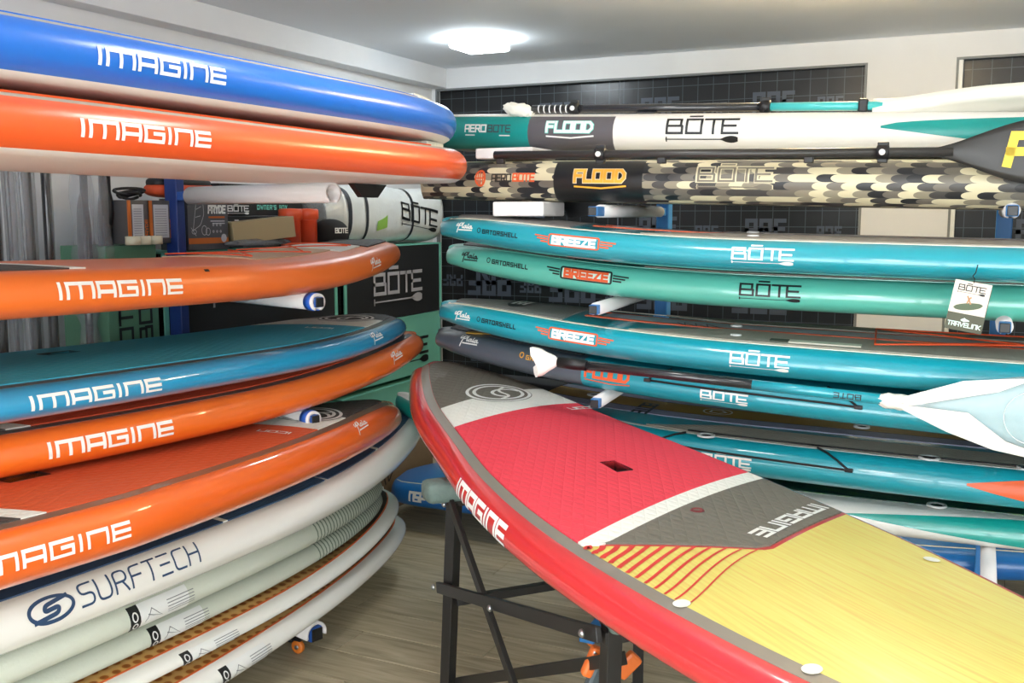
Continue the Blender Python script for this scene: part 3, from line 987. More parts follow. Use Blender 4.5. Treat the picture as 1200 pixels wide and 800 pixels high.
# L3 matte orange board with bungee
L3 = Board('paddleboard', 'matte orange board with dark nose pad and bungee, third from top on left rack', 'L',
           dict(x0=-2.4109, y0=3.7879, z0=1.3167, yaw=-.0234, w=.3912, t=.1186, nr=.1014, np_=2.0826, pitch=.0215), group=GROUP_L)
OR_MATTE = mat('matte_orange', (238, 116, 42), rough=.38, coat=.25, coat_rough=.3)
L3.hull([OR_MATTE])
L3.cross('nose_pad', .08, .42, DARK_PAD, inset=.02, n=10)
L3.cross('cargo_pad', .45, 1.12, pad_mat('sand_eva', (206, 176, 146)), inset=.10, n=16)
L3.cross('white_nose_patch', .44, .62, WHITE_PAD, inset=.05, n=6, off=.0045)
L3.cross('tail_pad', lambda d: 2.12 + .55 * d, 3.0, DARK_PAD, inset=.02, n=16)
L3.cross('pad_border', lambda d: 2.07 + .55 * d, lambda d: 2.12 + .55 * d, WHITE_PAD, inset=.02, n=3)
L3.rail_print('lettering', word_im(.405, .036), 2.04, -.004, WHITE_P, tilt=-.012)
L3.rail_print('script_lettering', script_word(.10), .55, -.006, WHITE_P)
L3.rail_print('vent_mark', fill_between(np.linspace(0, .02, 3), np.zeros(3), np.full(3, .01), 1), 1.52, .05, BLACK_P)
for (sa, da, sb_, db) in [(.52, -.16, .80, .16), (.52, .16, .80, -.16), (.80, -.2, 1.12, .2), (.80, .2, 1.12, -.2), (.5, -.16, .5, .16), (1.12, -.2, 1.12, .2)]:
    ss = np.linspace(sa, sb_, 14); dd = np.linspace(da, db, 14)
    P_ = L3.deck(ss, dd, .012)
    tube('bungee_cord', P_, .0028, mat('orange_cord', (226, 84, 36), rough=.6), L3.root, 6)

def icon_left(label, p, hull_c, key, pad_c, wd, scr, stripe, ns, ts, hs, hd):
    b = Board('paddleboard', label, 'L', p, group=GROUP_L)
    hm = gloss(key + '_gelcoat', hull_c)
    b.hull([hm, BOTTOM_W if key != 'deep_orange' else gloss('pale_orange_gelcoat', (238, 196, 160))], two_tone(1.8))
    pt_ = icon_deck(b, pad_mat(key + '_eva_pad', pad_c), DARK_PAD, DARK_PAD, stripe, ns=ns, ts=ts)
    cut_box([b.hull_o, pt_['main']], b.root, hs, -hd, float(b.deck(np.array([hs]), np.array([hd]))[0][2]), .12, .055, .07)
    well(b, hs, hd, .12, .055, .035, WELL)
    b.rail_print('lettering', word_im(wd[1], wd[2]), wd[0], wd[3], WHITE_P)
    b.rail_print('script_lettering', script_word(scr[1]), scr[0], scr[2], WHITE_P)
    return b
L4 = icon_left('glossy light-blue board with teal deck pad, above the two glossy orange ones', dict(size=0.97, x0=-2.3919, y0=3.7733, z0=1.0503, yaw=-.0394, w=.3963, t=.0911, nr=.0595, np_=2.7948, pitch=.026),
               (30, 148, 196), 'lightblue', (58, 160, 186), (2.163, .415, .036, -.008), (.60, .10, .012), mat('dark_stripe', (72, 72, 74), rough=.4, coat=.5), -.33, .45, 1.70, .10)
L5 = icon_left('glossy orange board lying directly under the light-blue board', dict(size=1.02, x0=-2.2701, y0=3.7965, z0=0.9069, yaw=-.1568, w=.3851, t=.115, nr=.1119, np_=1.5617, pitch=.0144),
               (240, 112, 30), 'orange_gloss', (206, 84, 52), (1.94, .378, .036, -.008), (.42, .09, .016), MATS['dark_stripe'], -.32, .20, 1.76, 0.)
L6 = icon_left('glossy orange board with handle slot, resting on the white board with blue deck', dict(size=1.02, x0=-2.2143, y0=3.5102, z0=0.6944, yaw=-.03, w=.3997, t=.1356, nr=.0419, np_=1.1224, pitch=.0446),
               (238, 104, 26), 'deep_orange', (214, 92, 52), (2.14, .40, .030, -.002), (.58, .10, .042), mat('brown_stripe', (120, 92, 76), rough=.4, coat=.5), -.11, .17, 1.725, 0.0)

# L7 white board with navy deck
L7 = Board('paddleboard', 'thick white board with navy grooved deck and large thin lettering', 'L',
           dict(size=1.03, x0=-2.3344, y0=3.8181, z0=0.5371, yaw=-.0275, w=.3989, t=.1254, nr=.1243, np_=2.1578, pitch=.0172), group=GROUP_L)
L7.hull([BOTTOM_W])
NAVY = pad_mat('navy_eva_pad', (62, 92, 126), scale=60, ang=85)
NAVY2 = mat('navy_deck', (50, 76, 110), rough=.5)
cuts = [.07, .62, .66, .96, 1.0, 1.42, 1.46, 2.9]
for a, c, mm in [(.07, .60, NAVY), (.62, .98, NAVY2), (1.0, 1.50, NAVY), (1.52, 3.0, NAVY2)]:
    L7.cross('deck_pad', a, c, mm, inset=.004, n=14)
L7.cross('deck_line', .60, .62, WHITE_PAD, inset=.004, n=2)
L7.cross('deck_line', 1.5, 1.52, WHITE_PAD, inset=.004, n=2)
NAVY_P = mat('navy_print', (44, 72, 106), rough=.4)
gsur = dict(G)
surf, wsur = text_lines('SURFTECH', 1.0, gap=.32, rnd=.32, repl={'E': (.8, [[(0, 1), (.8, 1)], [(0, .5), (.7, .5)], [(0, 0), (.8, 0)]])})
surf = [[(p[0] / wsur * .385, p[1] * .052) for p in pl] for pl in surf]
L7.rail_print('lettering', strokes(surf, .0055, step=.008), 2.06, .010, NAVY_P)
em = merge2d([strokes([ellipse_line(.06, .025, .058, .028, 50)], .009, step=.006),
              strokes([round_poly([(.105, .045), (.045, .035), (.04, .022), (.08, .026), (.075, .012), (.015, .005)], .01)], .010, step=.006)])
L7.rail_print('emblem', em, 2.20, .006, NAVY_P)

# wrapped boards and the two with brown decks
FOAMW = mat('pale_green_foam_wrap', (206, 212, 198), rough=.55, bump=.15, bscale=120)
STICK = mat('sticker_white', (228, 230, 228), rough=.45)
def sticker(b, s0, ln):
    ss = np.linspace(s0, s0 - ln, 8)
    st = b.rail_band('sticker', ss, .45, 1.35, STICK, off=.0015)
    b.rail_band('sticker_band', np.linspace(s0, s0 - .035, 4), .45, 1.35, BLACK_P, off=.002)
    ln_ = []
    for i in range(5):
        ln_ += [[(.13 + .0 * i, .028 - i * .009), (.20, .028 - i * .009)], [(.23, .028 - i * .009), (ln - .02, .028 - i * .009)]]
    ln_ += [[(.05, -.01), (.075, .025), (.11, -.008), (.06, .012)]]
    b.rail_print('sticker_print', strokes(ln_, .0025, step=.02, cap=False), s0, -.004, mat('grey_print', (120, 124, 128), rough=.5), off=.0022)
    wr_ = [ellipse_line(.017, .018, .008, .012, 14), ellipse_line(.017, -.012, .008, .010, 14)]
    b.rail_print('sticker_logo', strokes(wr_, .004, step=.02), s0, -.004, STICK, off=.0026)
for lab, p, s0 in [('pale green foam-wrapped board right under the white board, ribbed wrap at its end', dict(size=1.04, x0=-2.4053, y0=3.5773, z0=0.4299, yaw=-.0249, w=.3896, np_=2.6736, nr=-.0017, pitch=.0212, t=.0928), 1.62),
                   ('pale green foam-wrapped board, lower of the two ribbed ones', dict(size=1.02, x0=-2.4500, y0=3.6559, z0=0.3195, yaw=-.0288, w=.3837, np_=2.6068, nr=.0347, pitch=.0232, t=.080), 1.60)]:
    b = Board('wrapped_paddleboard', lab, 'L', p, group=GROUP_L)
    b.hull([FOAMW])
    for i in range(34):
        s = .05 + i * .022
        b.rail_band('wrap_rib', [s, s + .007], .1, 1.9, mat('wrap_rib', (120, 136, 120), rough=.6), n=8, off=.0015)
    sticker(b, s0, .21)
for lab, p, s0 in [('thin white-railed board with dotted brown deck, upper of two at the bottom', dict(size=1.04, x0=-2.4060, y0=3.7146, z0=0.2480, yaw=-.0272, w=.382, np_=2.6197, nr=.0929, pitch=.0240, t=.050), 1.56),
                   ('thin white-railed board with dotted brown deck, lowest on the left rack', dict(size=1.06, x0=-2.425, y0=3.8206, z0=0.160, yaw=-.0005, w=.3832, np_=2.0366, nr=.0245, pitch=.0076, t=.0695), 1.52)]:
    b = Board('paddleboard', lab, 'L', dict(p, tt=.6), group=GROUP_L)
    b.hull([BOTTOM_W])
    b.cross('printed_deck', .05, 3.1, weave_mat(), inset=.004, off=.0015, n=50)
    for sgn in (1, -1):
        b.strip('pinline', .05, 3.1, (lambda s, g=sgn: g * (b.edge(s) + .002)), (lambda s, g=sgn: g * (b.edge(s) - .004)), mat('orange_pinline', (214, 100, 40), rough=.4), off=.0022, na=2)
    sticker(b, s0, .21)

# ---------------------------------------------------------------- right rack, top to bottom
def ring_insert(b, s, d, r=.02):
    z = float(b.deck(np.array([s]), np.array([d]))[0][2])
    t = lathe('tie_ring', [(r * .62, .0), (r * .62, .004), (r, .006), (r * 1.05, .0)], mat('white_ring', (226, 228, 226), rough=.3), b.root, 20, loc=(s, -d, z + .002))
    lathe('ring_cup', [(r * .62, .003), (r * .5, .0015), (.0005, .001)], BLACK, t, 16)

def side_clip(b, s, k):
    P_ = b.railn(np.array([s - .012, s + .012]), np.array([k, k]), .004)
    c = .5 * (P_[0] + P_[1])
    return box('cord_clip', -.012, .012, -.006, .006, -.006, .006, BLACK, b.root, bev=.002, loc=tuple(c))

# R1 white/teal/grey inflatable
TEAL = mat('teal_pvc', (10, 146, 140), rough=.38, coat=.2, coat_rough=.3)
GREYP = mat('grey_pvc', (92, 88, 92), rough=.4, coat=.2, coat_rough=.3)
WPVC = mat('white_pvc_skin', (232, 228, 222), rough=.4)
R1 = Board('inflatable_paddleboard', 'white inflatable board with teal and grey end, topmost on the right rack', 'R',
           dict(lr=1.3, x0=-2.1473, y0=3.7269, z0=1.8723, yaw=.022, w=.3976, np_=2.418, nr=.0266, pitch=-.0347, t=.1376), ISUP, group=GROUP_R)
R1.hull([WPVC, TEAL, GREYP], lambda s, z, k: (1 if s < .585 else 2 if s < .935 else 0) if (z in ('rail', 'far') and k > .4) else 0, rings=(.585, .935))
ss = np.linspace(1.83, 2.9, 24); u = (ss - ss[0]) / .5
R1.rail_band('teal_wedge', ss, .82 - .55 * np.clip(u, 0, 1) ** .5 * .6, .88 + .75 * np.clip(u * .8, 0, 1), TEAL, n=8)
R1.rail_print('lettering', word('AERO', .105, .026, .24), .285, -.004, WHITE_P)
R1.rail_print('lettering', word('BOTE', .105, .026, .2), .40, -.004, mat('grey_print_dark', (70, 80, 84), rough=.4))
for a_ in (.285, .455):
    R1.rail_print('lettering_rule', strokes([[(0, 0), (.05, 0)]], .005, cap=False), a_, -.018, WHITE_P)
R1.rail_print('word_back', word('FLOOD', .185, .036, .42, gap=.35), .668, .0, mat('mint_print', (120, 214, 200), rough=.4), off=.001)
R1.rail_print('word_front', word('FLOOD', .185, .036, .28, gap=.35), .668, .0, WHITE_P, off=.002)
R1.rail_print('word_rule', strokes([[(0, .0), (.1, -.006), (.19, .002)]], .006), .668, -.018, WHITE_P)
R1.rail_print('logo', bote_logo(.25), 1.133, -.036, BLACK_P)
for s in (1.0, 1.75):
    R1.strip('grip_strip', s, s + .07, .27, .31, BLACK, off=.006, n=3)

R2 = Board('inflatable_paddleboard', 'camouflage inflatable board with black panel under the white one', 'R',
           dict(lr=1.3, x0=-2.0842, y0=3.5621, z0=1.6802, yaw=.0067, w=.3989, np_=2.3627, nr=.0022, pitch=-.0214, t=.1442), ISUP, group=GROUP_R)
CAMO = camo_mat()
R2.hull([CAMO, mat('sand_deck', (206, 200, 164), rough=.5), mat('black_panel', (28, 28, 28), rough=.4)],
        lambda s, z, k: (2 if .715 < s < 1.05 else 0) if z in ('rail', 'far') and k > .2 else (1 if z != 'bot' else 0), rings=(.715, 1.05))
R2.rail_print('emblem', merge2d([strokes([ellipse_line(.03, .018, .022, .028, 30)], .008), strokes([[(.03, -.01), (.03, .046)], [(.01, .018), (.05, .018)], [(.02, .0), (.02, .036)], [(.042, .0), (.042, .036)]], .005)]), .365, -.01, ORANGE_P)
R2.rail_print('lettering', word('AERO', .085, .026, .2), .45, -.004, mat('dark_camo_print', (44, 44, 40), rough=.5))
R2.rail_print('lettering', word('BOTE', .09, .026, .24), .545, -.002, ORANGE_P)
YELLOW_P = mat('yellow_print', (240, 176, 60), rough=.4)
R2.rail_print('word_back', word('FLOOD', .185, .038, .42, gap=.35), .80, -.002, mat('cream_print', (238, 214, 180), rough=.4), off=.001)
R2.rail_print('word_front', word('FLOOD', .185, .038, .28, gap=.35), .80, -.002, YELLOW_P, off=.002)
R2.rail_print('word_rule', strokes([[(0, .0), (.1, -.006), (.19, .002)]], .006), .80, -.02, YELLOW_P)
R2.rail_print('logo_back', squash(bote_logo(.245, .27), .9), 1.238, -.026, mat('sand_print', (214, 204, 170), rough=.4), off=.001)
R2.rail_print('logo', squash(bote_logo(.24, .13), .9), 1.24, -.026, mat('grey_camo_print', (120, 114, 100), rough=.4), off=.002)
bm = bmesh.new()   # black fin under the camouflage board
pr = [(.62, .0), (.80, .0), (.72, -.05), (.64, -.06)]
f1 = [bm.verts.new((x, -.008, z)) for x, z in pr]; f2 = [bm.verts.new((x, .008, z)) for x, z in pr]
bm.faces.new(f1); bm.faces.new(f2[::-1])
for i in range(4): bm.faces.new((f1[i], f2[i], f2[(i + 1) % 4], f1[(i + 1) % 4]))
bm_obj('fin', bm, BLACK, R2.root)

TURQ = gloss('turquoise_gelcoat', (20, 156, 174))
MINT = gloss('mint_gelcoat', (96, 196, 176))
TAUPE = pad_mat('taupe_eva_pad', (160, 154, 142), scale=60)
GRAPH = pad_mat('graphite_eva_pad', (124, 122, 120), scale=60)
ORLINE = mat('orange_deck_line', (222, 92, 44), rough=.45)
LGREY = mat('light_grey_deck', (176, 180, 190), rough=.45)
TEALDK = mat('teal_deck', (24, 132, 150), rough=.4, coat=.4)

def breeze(label, p, hull_m, pr, script_c, shell_c, box_c, in_c, logo_c, pos, dark_deck=False):
    b = Board('paddleboard', label, 'R', p, group=GROUP_R)
    b.hull([hull_m])
    for sgn in (1, -1):
        b.strip('pinline', .05, 3.3, (lambda s, g=sgn: g * (b.edge(s) + .004)), (lambda s, g=sgn: g * (b.edge(s) - .012 * np.clip(b.edge(s) / .1, .1, 1))), CREAM if not dark_deck else hull_m, na=3)
    b.cross('nose_pad', .09, .60, GRAPH if not dark_deck else DARK_PAD, inset=.016, n=16)
    for sgn in (1, -1):
        b.strip('side_pad', .86, 3.0, (lambda s, g=sgn: g * (b.edge(s) - .016)), (lambda s, g=sgn: g * (b.edge(s) - .016 - .20 * np.clip((s - .86) / .3, .02, 1))), TAUPE, off=.004, n=50)
        b.strip('deck_line', .64, 3.1, sgn * .060, sgn * .085, ORLINE, off=.002, n=40, na=3)
    b.strip('centre_stripe', .70, 3.1, -.06, .06, LGREY, off=.002, n=40, na=5)
    el = merge2d([strokes([ellipse_line(0, 0, .045, .10, 40)], .01)])
    ov = fill_between(np.linspace(-.05, .05, 15), -.11 * np.sqrt(np.maximum(0, 1 - np.linspace(-1, 1, 15)**2)), .11 * np.sqrt(np.maximum(0, 1 - np.linspace(-1, 1, 15)**2)), 6)
    b.deck_print('nose_badge', ov, .36, 0, BLACK_P, off=.0055)
    b.deck_print('nose_badge_print', word('EE', .10, .045, .3), .335, -.05, WHITE_P, ang=math.pi / 2, off=.0065, flip=-1)
    b.deck_print('deck_script', strokes([[(0, 0), (.04, .05), (.02, -.02), (.08, .05), (.06, -.02), (.12, .05), (.10, -.02), (.16, .04)]], .008), .98, .05, BLACK_P, off=.005)
    ring_insert(b, 1.18, -.0); ring_insert(b, 1.22, .22 , .018)
    b.rail_print('script_lettering', script_word(.085, .11), pos[0], pos[1], script_c)
    b.rail_print('shell_mark', strokes([ellipse_line(.008, .008, .007, .009, 16)], .003), pos[2], pos[3] + .001, shell_c)
    b.rail_print('shell_lettering', word('GATORSHELL', .155, .013, .3, gap=.55), pos[2] + .026, pos[3], shell_c)
    # winged name plate
    s0, v0 = pos[4], pos[5]
    W_, H_ = .19, .040
    fr = round_poly([(W_ / 2, 0), (0, 0), (0, H_), (W_, H_), (W_, 0), (W_ / 2, 0)], .008)
    wings = [[(-.008, H_ * .72), (-.055, H_ * .78)], [(-.008, H_ * .5), (-.045, H_ * .54)], [(-.008, H_ * .28), (-.03, H_ * .3)],
             [(W_ + .008, H_ * .72), (W_ + .06, H_ * .66)], [(W_ + .008, H_ * .5), (W_ + .048, H_ * .46)], [(W_ + .008, H_ * .28), (W_ + .035, H_ * .26)]]
    b.rail_print('plate_frame', merge2d([strokes([fr], .006, step=.01), strokes(wings, .005, step=.02)]), s0, v0, box_c)
    b.rail_print('plate_fill', fill_between(np.linspace(.006, W_ - .006, 14), np.full(14, .005), np.full(14, H_ - .005), 5), s0, v0, in_c[0], off=.0008)
    b.rail_print('plate_lettering', word('BREEZE', W_ - .03, H_ - .016, .36, gap=.38), s0 + .015, v0 + .008, in_c[1], off=.0018)
    b.rail_print('logo', squash(bote_logo(.185, .17), .9), pos[6], pos[7], logo_c)
    return b
PALEMINT = mat('pale_mint_print', (210, 236, 226), rough=.4)
R3 = breeze('turquoise board with white lettering and orange-framed plate, third from top on right rack', dict(x0=-1.8784, y0=3.3422, z0=1.4639, yaw=.028, w=.3879, t=.0993, nr=.0759, np_=1.6066, pitch=-.0171),
            TURQ, None, WHITE_P, BLACK_P, ORANGE_P, (TURQ, WHITE_P), WHITE_P, (.125, .004, .235, .006, .545, -.006, 1.183, -.024))
R4 = breeze('pale mint board with black lettering, between the two turquoise ones', dict(size=1.05, x0=-1.9772, y0=3.5694, z0=1.3267, yaw=.0474, w=.3919, t=.1074, nr=.0896, np_=1.9794, pitch=-.0143),
            MINT, None, BLACK_P, BLACK_P, BLACK_P, (PALEMINT, ORANGE_P), BLACK_P, (.125, .002, .255, .010, .572, -.002, 1.193, -.022), True)
R5 = breeze('turquoise board with orange bungee on its deck, under the hanging tag', dict(x0=-1.9512, y0=3.457, z0=1.1319, yaw=.0319, w=.3916, t=.1056, nr=.0723, np_=1.7385, pitch=-.0224),
            TURQ, None, WHITE_P, BLACK_P, ORANGE_P, (TURQ, WHITE_P), WHITE_P, (.13, -.002, .25, .008, .575, -.002, 1.233, -.025))
OCORD = mat('orange_cord', (226, 84, 36), rough=.6)
for pts in ([(1.66, .27), (2.6, -.12)], [(1.66, .27), (1.64, -.12), (2.3, -.2)], [(1.64, -.12), (2.5, .26)], [(1.66, .27), (2.0, .10), (2.7, .10)]):
    P_ = []
    for a, c in zip(pts[:-1], pts[1:]):
        ss = np.linspace(a[0], c[0], 14); dd = np.linspace(a[1], c[1], 14)
        P_ += list(R5.deck(ss, dd, .014))
    tube('bungee_cord', P_, .003, OCORD, R5.root, 6)
R5.strip('flat_tag', 1.40, 1.62, .25, .29, mat('tag_paper', (206, 204, 186), rough=.7), off=.008, n=3, na=3)
R5.strip('flat_tag_end', 1.34, 1.40, .25, .29, mat('tag_olive', (62, 70, 58), rough=.7), off=.008, n=3, na=3)

R6 = Board('paddleboard', 'turquoise board with slate grey nose, carrying the bagged paddle', 'R',
           dict(size=1.02, x0=-2.0433, y0=3.5924, z0=1.0138, yaw=-.0154, w=.3926, t=.1058, nr=.0613, np_=1.8191, pitch=-.0298), group=GROUP_R)
SLATE = gloss('slate_gelcoat', (84, 92, 102), coat=.6, coat_rough=.15)
R6.hull([TURQ, SLATE], lambda s, z, k: 1 if s < .765 else 0, rings=(.765,))
R6.cross('nose_pad', .08, .74, mat('black_eva', (34, 33, 34), rough=.7), inset=.02, n=16)
OLIVE = mat('mustard_deck', (172, 132, 40), rough=.5)
for sgn in (1, -1):
    R6.strip('mustard_line', .2, .72, sgn * .11, sgn * .13, OLIVE, off=.006, n=20, na=2)
ring_insert(R6, .52, .14, .028)
R6.rail_print('script_lettering', script_word(.10, .11), .19, .022, WHITE_P)
R6.rail_print('shell_mark', strokes([ellipse_line(.008, .010, .008, .010, 16)], .004), .50, .022, YELLOW_P)
R6.rail_print('shell_lettering', word('GATORS', .10, .014, .24, gap=.55), .53, .020, YELLOW_P)
R6.rail_print('word', word('FLOOD', .165, .034, .3, gap=.35), .783, .004, ORANGE_P)
R6.rail_print('word_rule', strokes([[(0, .0), (.1, -.006), (.17, .002)]], .006), .783, -.010, ORANGE_P)
R6.rail_print('logo', squash(bote_logo(.155, .2), .85), 1.208, -.030, WHITE_P)

R7 = Board('paddleboard', 'turquoise board with mustard-striped deck and orange rail diamond, under the bagged paddle', 'R',
           dict(size=1.07, x0=-2.0866, y0=3.6833, z0=0.7376, yaw=.0133, w=.3958, t=.119, nr=.1036, np_=1.9114, pitch=-.0107), group=GROUP_R)
R7.hull([TURQ])
LAV = mat('lavender_grey_deck', (150, 152, 176), rough=.5)
for sgn in (1, -1):
    R7.strip('pinline', .05, 3.3, (lambda s, g=sgn: g * (R7.edge(s) + .004)), (lambda s, g=sgn: g * (R7.edge(s) - .010 * np.clip(R7.edge(s) / .1, .1, 1))), mat('grey_pinline', (190, 192, 184), rough=.4), na=3)
    R7.strip('side_pad', .95, 3.0, (lambda s, g=sgn: g * (R7.edge(s) - .014)), (lambda s, g=sgn: g * (R7.edge(s) - .014 - .12 * np.clip((s - .95) / .25, .02, 1))), TAUPE, off=.004, n=50)
    R7.strip('lavender_band', .42, 3.1, sgn * .075, sgn * .145, LAV, off=.002, n=40, na=3)
    R7.strip('dark_line', .42, 3.1, sgn * .070, sgn * .076, BLACK_P, off=.0025, n=40, na=2)
R7.strip('mustard_band', .30, 3.1, -.07, .07, OLIVE, off=.002, n=40, na=5)
R7.cross('nose_pad', .09, .50, mat('black_eva', (34, 33, 34), rough=.7), inset=.02, n=12)
R7.deck_print('deck_word', word('BOTE', .16, .05, .22), .86, .0, BLACK_P, ang=math.pi / 2, off=.004, flip=-1)
R7.deck_print('deck_badge', merge2d([strokes([ellipse_line(0, 0, .05, .05, 30)], .006), strokes([ellipse_line(0, 0, .03, .03, 6)], .008)]), 1.13, .0, WHITE_P, off=.004)
for s, d, r in [(.66, .0, .026), (1.17, .34, .028), (1.62, .02, .026), (1.84, .33, .03), (2.10, .33, .028)]:
    ring_insert(R7, s, d, r)
R7.rail_print('logo', squash(bote_logo(.16, .2), .85), 1.165, -.030, WHITE_P)
ss = np.linspace(1.945, 2.6, 20); u = np.clip((ss - ss[0]) / .26, 0, 1)
R7.rail_band('orange_diamond', ss, .80 - .45 * u, .86 + .55 * u, ORANGE_P, n=8)

R8 = Board('paddleboard', 'white board with teal rail wedge and dark green printed deck, lowest of the turquoise stack', 'R',
           dict(size=1.02, x0=-2.3083, y0=3.6870, z0=0.5864, yaw=.0312, w=.3937, np_=1.386, nr=.1829, pitch=-.013, t=.1017), group=GROUP_R)
TEALG = gloss('teal_gelcoat', (18, 160, 150))
R8.hull([BOTTOM_W, TEALG], lambda s, z, k: 1 if (s < .55 and z in ('rail', 'far') and k > .3) else 0, rings=(.55,))
def green_print():
    m = mat('dark_green_print', (24, 70, 60), rough=.3, coat=.4)
    nt = m.node_tree; b = nt.nodes['Principled BSDF']
    tc = nt.nodes.new('ShaderNodeTexCoord')
    mp = nt.nodes.new('ShaderNodeMapping'); mp.inputs['Scale'].default_value = (2, 12, 2)
    nt.links.new(tc.outputs['Object'], mp.inputs['Vector'])
    n = nt.nodes.new('ShaderNodeTexNoise'); n.inputs['Scale'].default_value = 5; n.inputs['Detail'].default_value = 5; n.inputs['Distortion'].default_value = 1.5
    nt.links.new(mp.outputs['Vector'], n.inputs['Vector'])
    r = ramp_node(nt, [(.3, (10, 30, 32)), (.5, (20, 72, 62)), (.62, (60, 110, 48)), (.75, (16, 60, 66))], False)
    nt.links.new(n.outputs['Fac'], r.inputs['Fac']); nt.links.new(r.outputs['Color'], b.inputs['Base Color'])
    return m
R8.cross('printed_deck', .09, 3.1, green_print(), inset=.035, off=.003, n=50)
ss = np.linspace(1.90, 3.0, 30); u = np.clip((ss - ss[0]) / .5, 0, 1.5)
R8.rail_band('teal_wedge', ss, .68 - .55 * np.clip(u, 0, 1), .72 + .55 * np.clip(u, 0, 1.3), TEALG, n=8)
ring_insert(R8, 2.17, .29, .03)

# cords along the rails of the two lower turquoise boards
BCORD = mat('black_cord', (18, 18, 20), rough=.6)
def rail_cord(b, pts, r=.0035):
    S_ = []
    for (s1, k1), (s2, k2) in zip(pts[:-1], pts[1:]):
        n = max(4, int(abs(s2 - s1) / .03))
        S_ += list(b.railn(np.linspace(s1, s2, n), np.linspace(k1, k2, n), .006))
    tube('rigging_cord', S_, r, BCORD, b.root, 6)
rail_cord(R6, [(1.09, .10), (1.02, .75), (1.62, .78), (1.70, .80), (1.60, .10)])
side_clip(R6, 1.02, .75); side_clip(R6, 1.70, .80)
rail_cord(R7, [(1.10, .15), (1.00, .70), (1.62, .80), (1.52, .1)])
side_clip(R7, 1.62, .80)
for (s1, s2) in [(1.1, 1.5), (1.5, 2.3)]:
    ss = np.linspace(s1, s2, 10); tube('rigging_cord', R7.deck(ss, R7.edge(ss) - .01, .006), .003, BCORD, R7.root, 6)
rail_cord(R8, [(1.60, .25), (1.75, .62)])
side_clip(R8, 1.75, .62)

# ---------------------------------------------------------------- the red board in the middle
RED = Board('paddleboard', 'red board with bamboo tail and grey nose pad on the black stand', 'F',
            dict(x0=-2.0797, y0=3.6064, z0=.7919, yaw=-.7253, nr=.1346, pitch=-.0061, t=.1029, lr=2.128, re=1.8493, rt=.0508, L=3.45, dome=.02,
                 wt=([0, .05, .15, .35, .7, 1.1, 1.5, 1.9, 2.4, 3.0, 3.4, 3.45], [0, .1041, .1457, .2126, .3016, .358, .4101, .4279, .4004, .30, .2, 0.])))
REDG = gloss('red_gelcoat', (208, 46, 52))
RED.hull([REDG, BOTTOM_W, bamboo_mat()], lambda s, z, k: 1 if (z == 'bot' or (z in ('rail', 'far') and k > 1.8)) else 0, N=110)
STRIPE = mat('grey_stripe', (134, 126, 116), rough=.4, coat=.4)
REDPAD = pad_mat('coral_red_eva_pad', (228, 66, 82))
pr_ = icon_deck(RED, REDPAD, GREY_PAD, GREY_PAD, STRIPE, far=.002, sides=(1,))
redl = lambda d: 2.275 - .65 * d if d > 0 else 2.275 + .5 * d
RED.cross('bamboo_deck', lambda d: redl(d) + .004, 3.3, bamboo_mat(), inset=.0335, far=.0, off=.0015, n=30, nq=30)
cut_box([RED.hull_o, pr_['main']], RED.root, 1.575, .012, float(RED.deck(np.array([1.575]), np.array([0.]))[0][2]), .105, .05, .07)
well(RED, 1.575, -.012, .105, .05, .034, WELL)
REDP = mat('red_print', (208, 52, 48), rough=.4)
for i, (d0, s1, wv) in enumerate(zip(np.linspace(.33, .02, 12), np.linspace(2.08, 2.43, 12), np.linspace(.0155, .004, 12))):
    sa = redl(d0) + .002
    d1 = float(RED.edge(np.array([s1]))[0]) - .034
    c1, c2 = (sa + .03 + .1 * (s1 - sa), d0 + .45 * (d1 - d0)), (s1 - .02, d0 + .78 * (d1 - d0))
    pl = [((1 - t)**3 * sa + 3 * t * (1 - t)**2 * c1[0] + 3 * t * t * (1 - t) * c2[0] + t**3 * s1, (1 - t)**3 * d0 + 3 * t * (1 - t)**2 * c1[1] + 3 * t * t * (1 - t) * c2[1] + t**3 * d1) for t in np.linspace(0, 1, 12)]
    RED.deck_print('tail_pinstripe', strokes([pl], wv, step=.02, cap=False), 0, 0, REDP, off=.0028)
RED.deck_print('tail_lettering', word_im(.355, .038), 2.012, -.338, WHITE_P, ang=math.radians(62.5), off=.0056, flip=-1)
RED.rail_print('lettering', word_im(.40, .046), 1.405, -.012, WHITE_P)
for s, d in [(2.42, .315), (2.736, .27), (2.425, -.31)]:
    o = RED.deck_print('screw_plug', fill_between(np.linspace(-.017, .017, 13), -np.sqrt(np.maximum(0, 0.017**2 - np.linspace(-.017, .017, 13)**2)), np.sqrt(np.maximum(0, 0.017**2 - np.linspace(-.017, .017, 13)**2)), 4), s, d, mat('white_plug', (236, 236, 224), rough=.3), off=.0035)
lathe('leash_plug', [(.010, 0), (.013, .003), (.018, .0)], mat('dark_red', (110, 24, 34), rough=.4), RED.root, 16, loc=(1.984, .01, float(RED.deck(np.array([1.984]), np.array([-.01]))[0][2]) + .004))

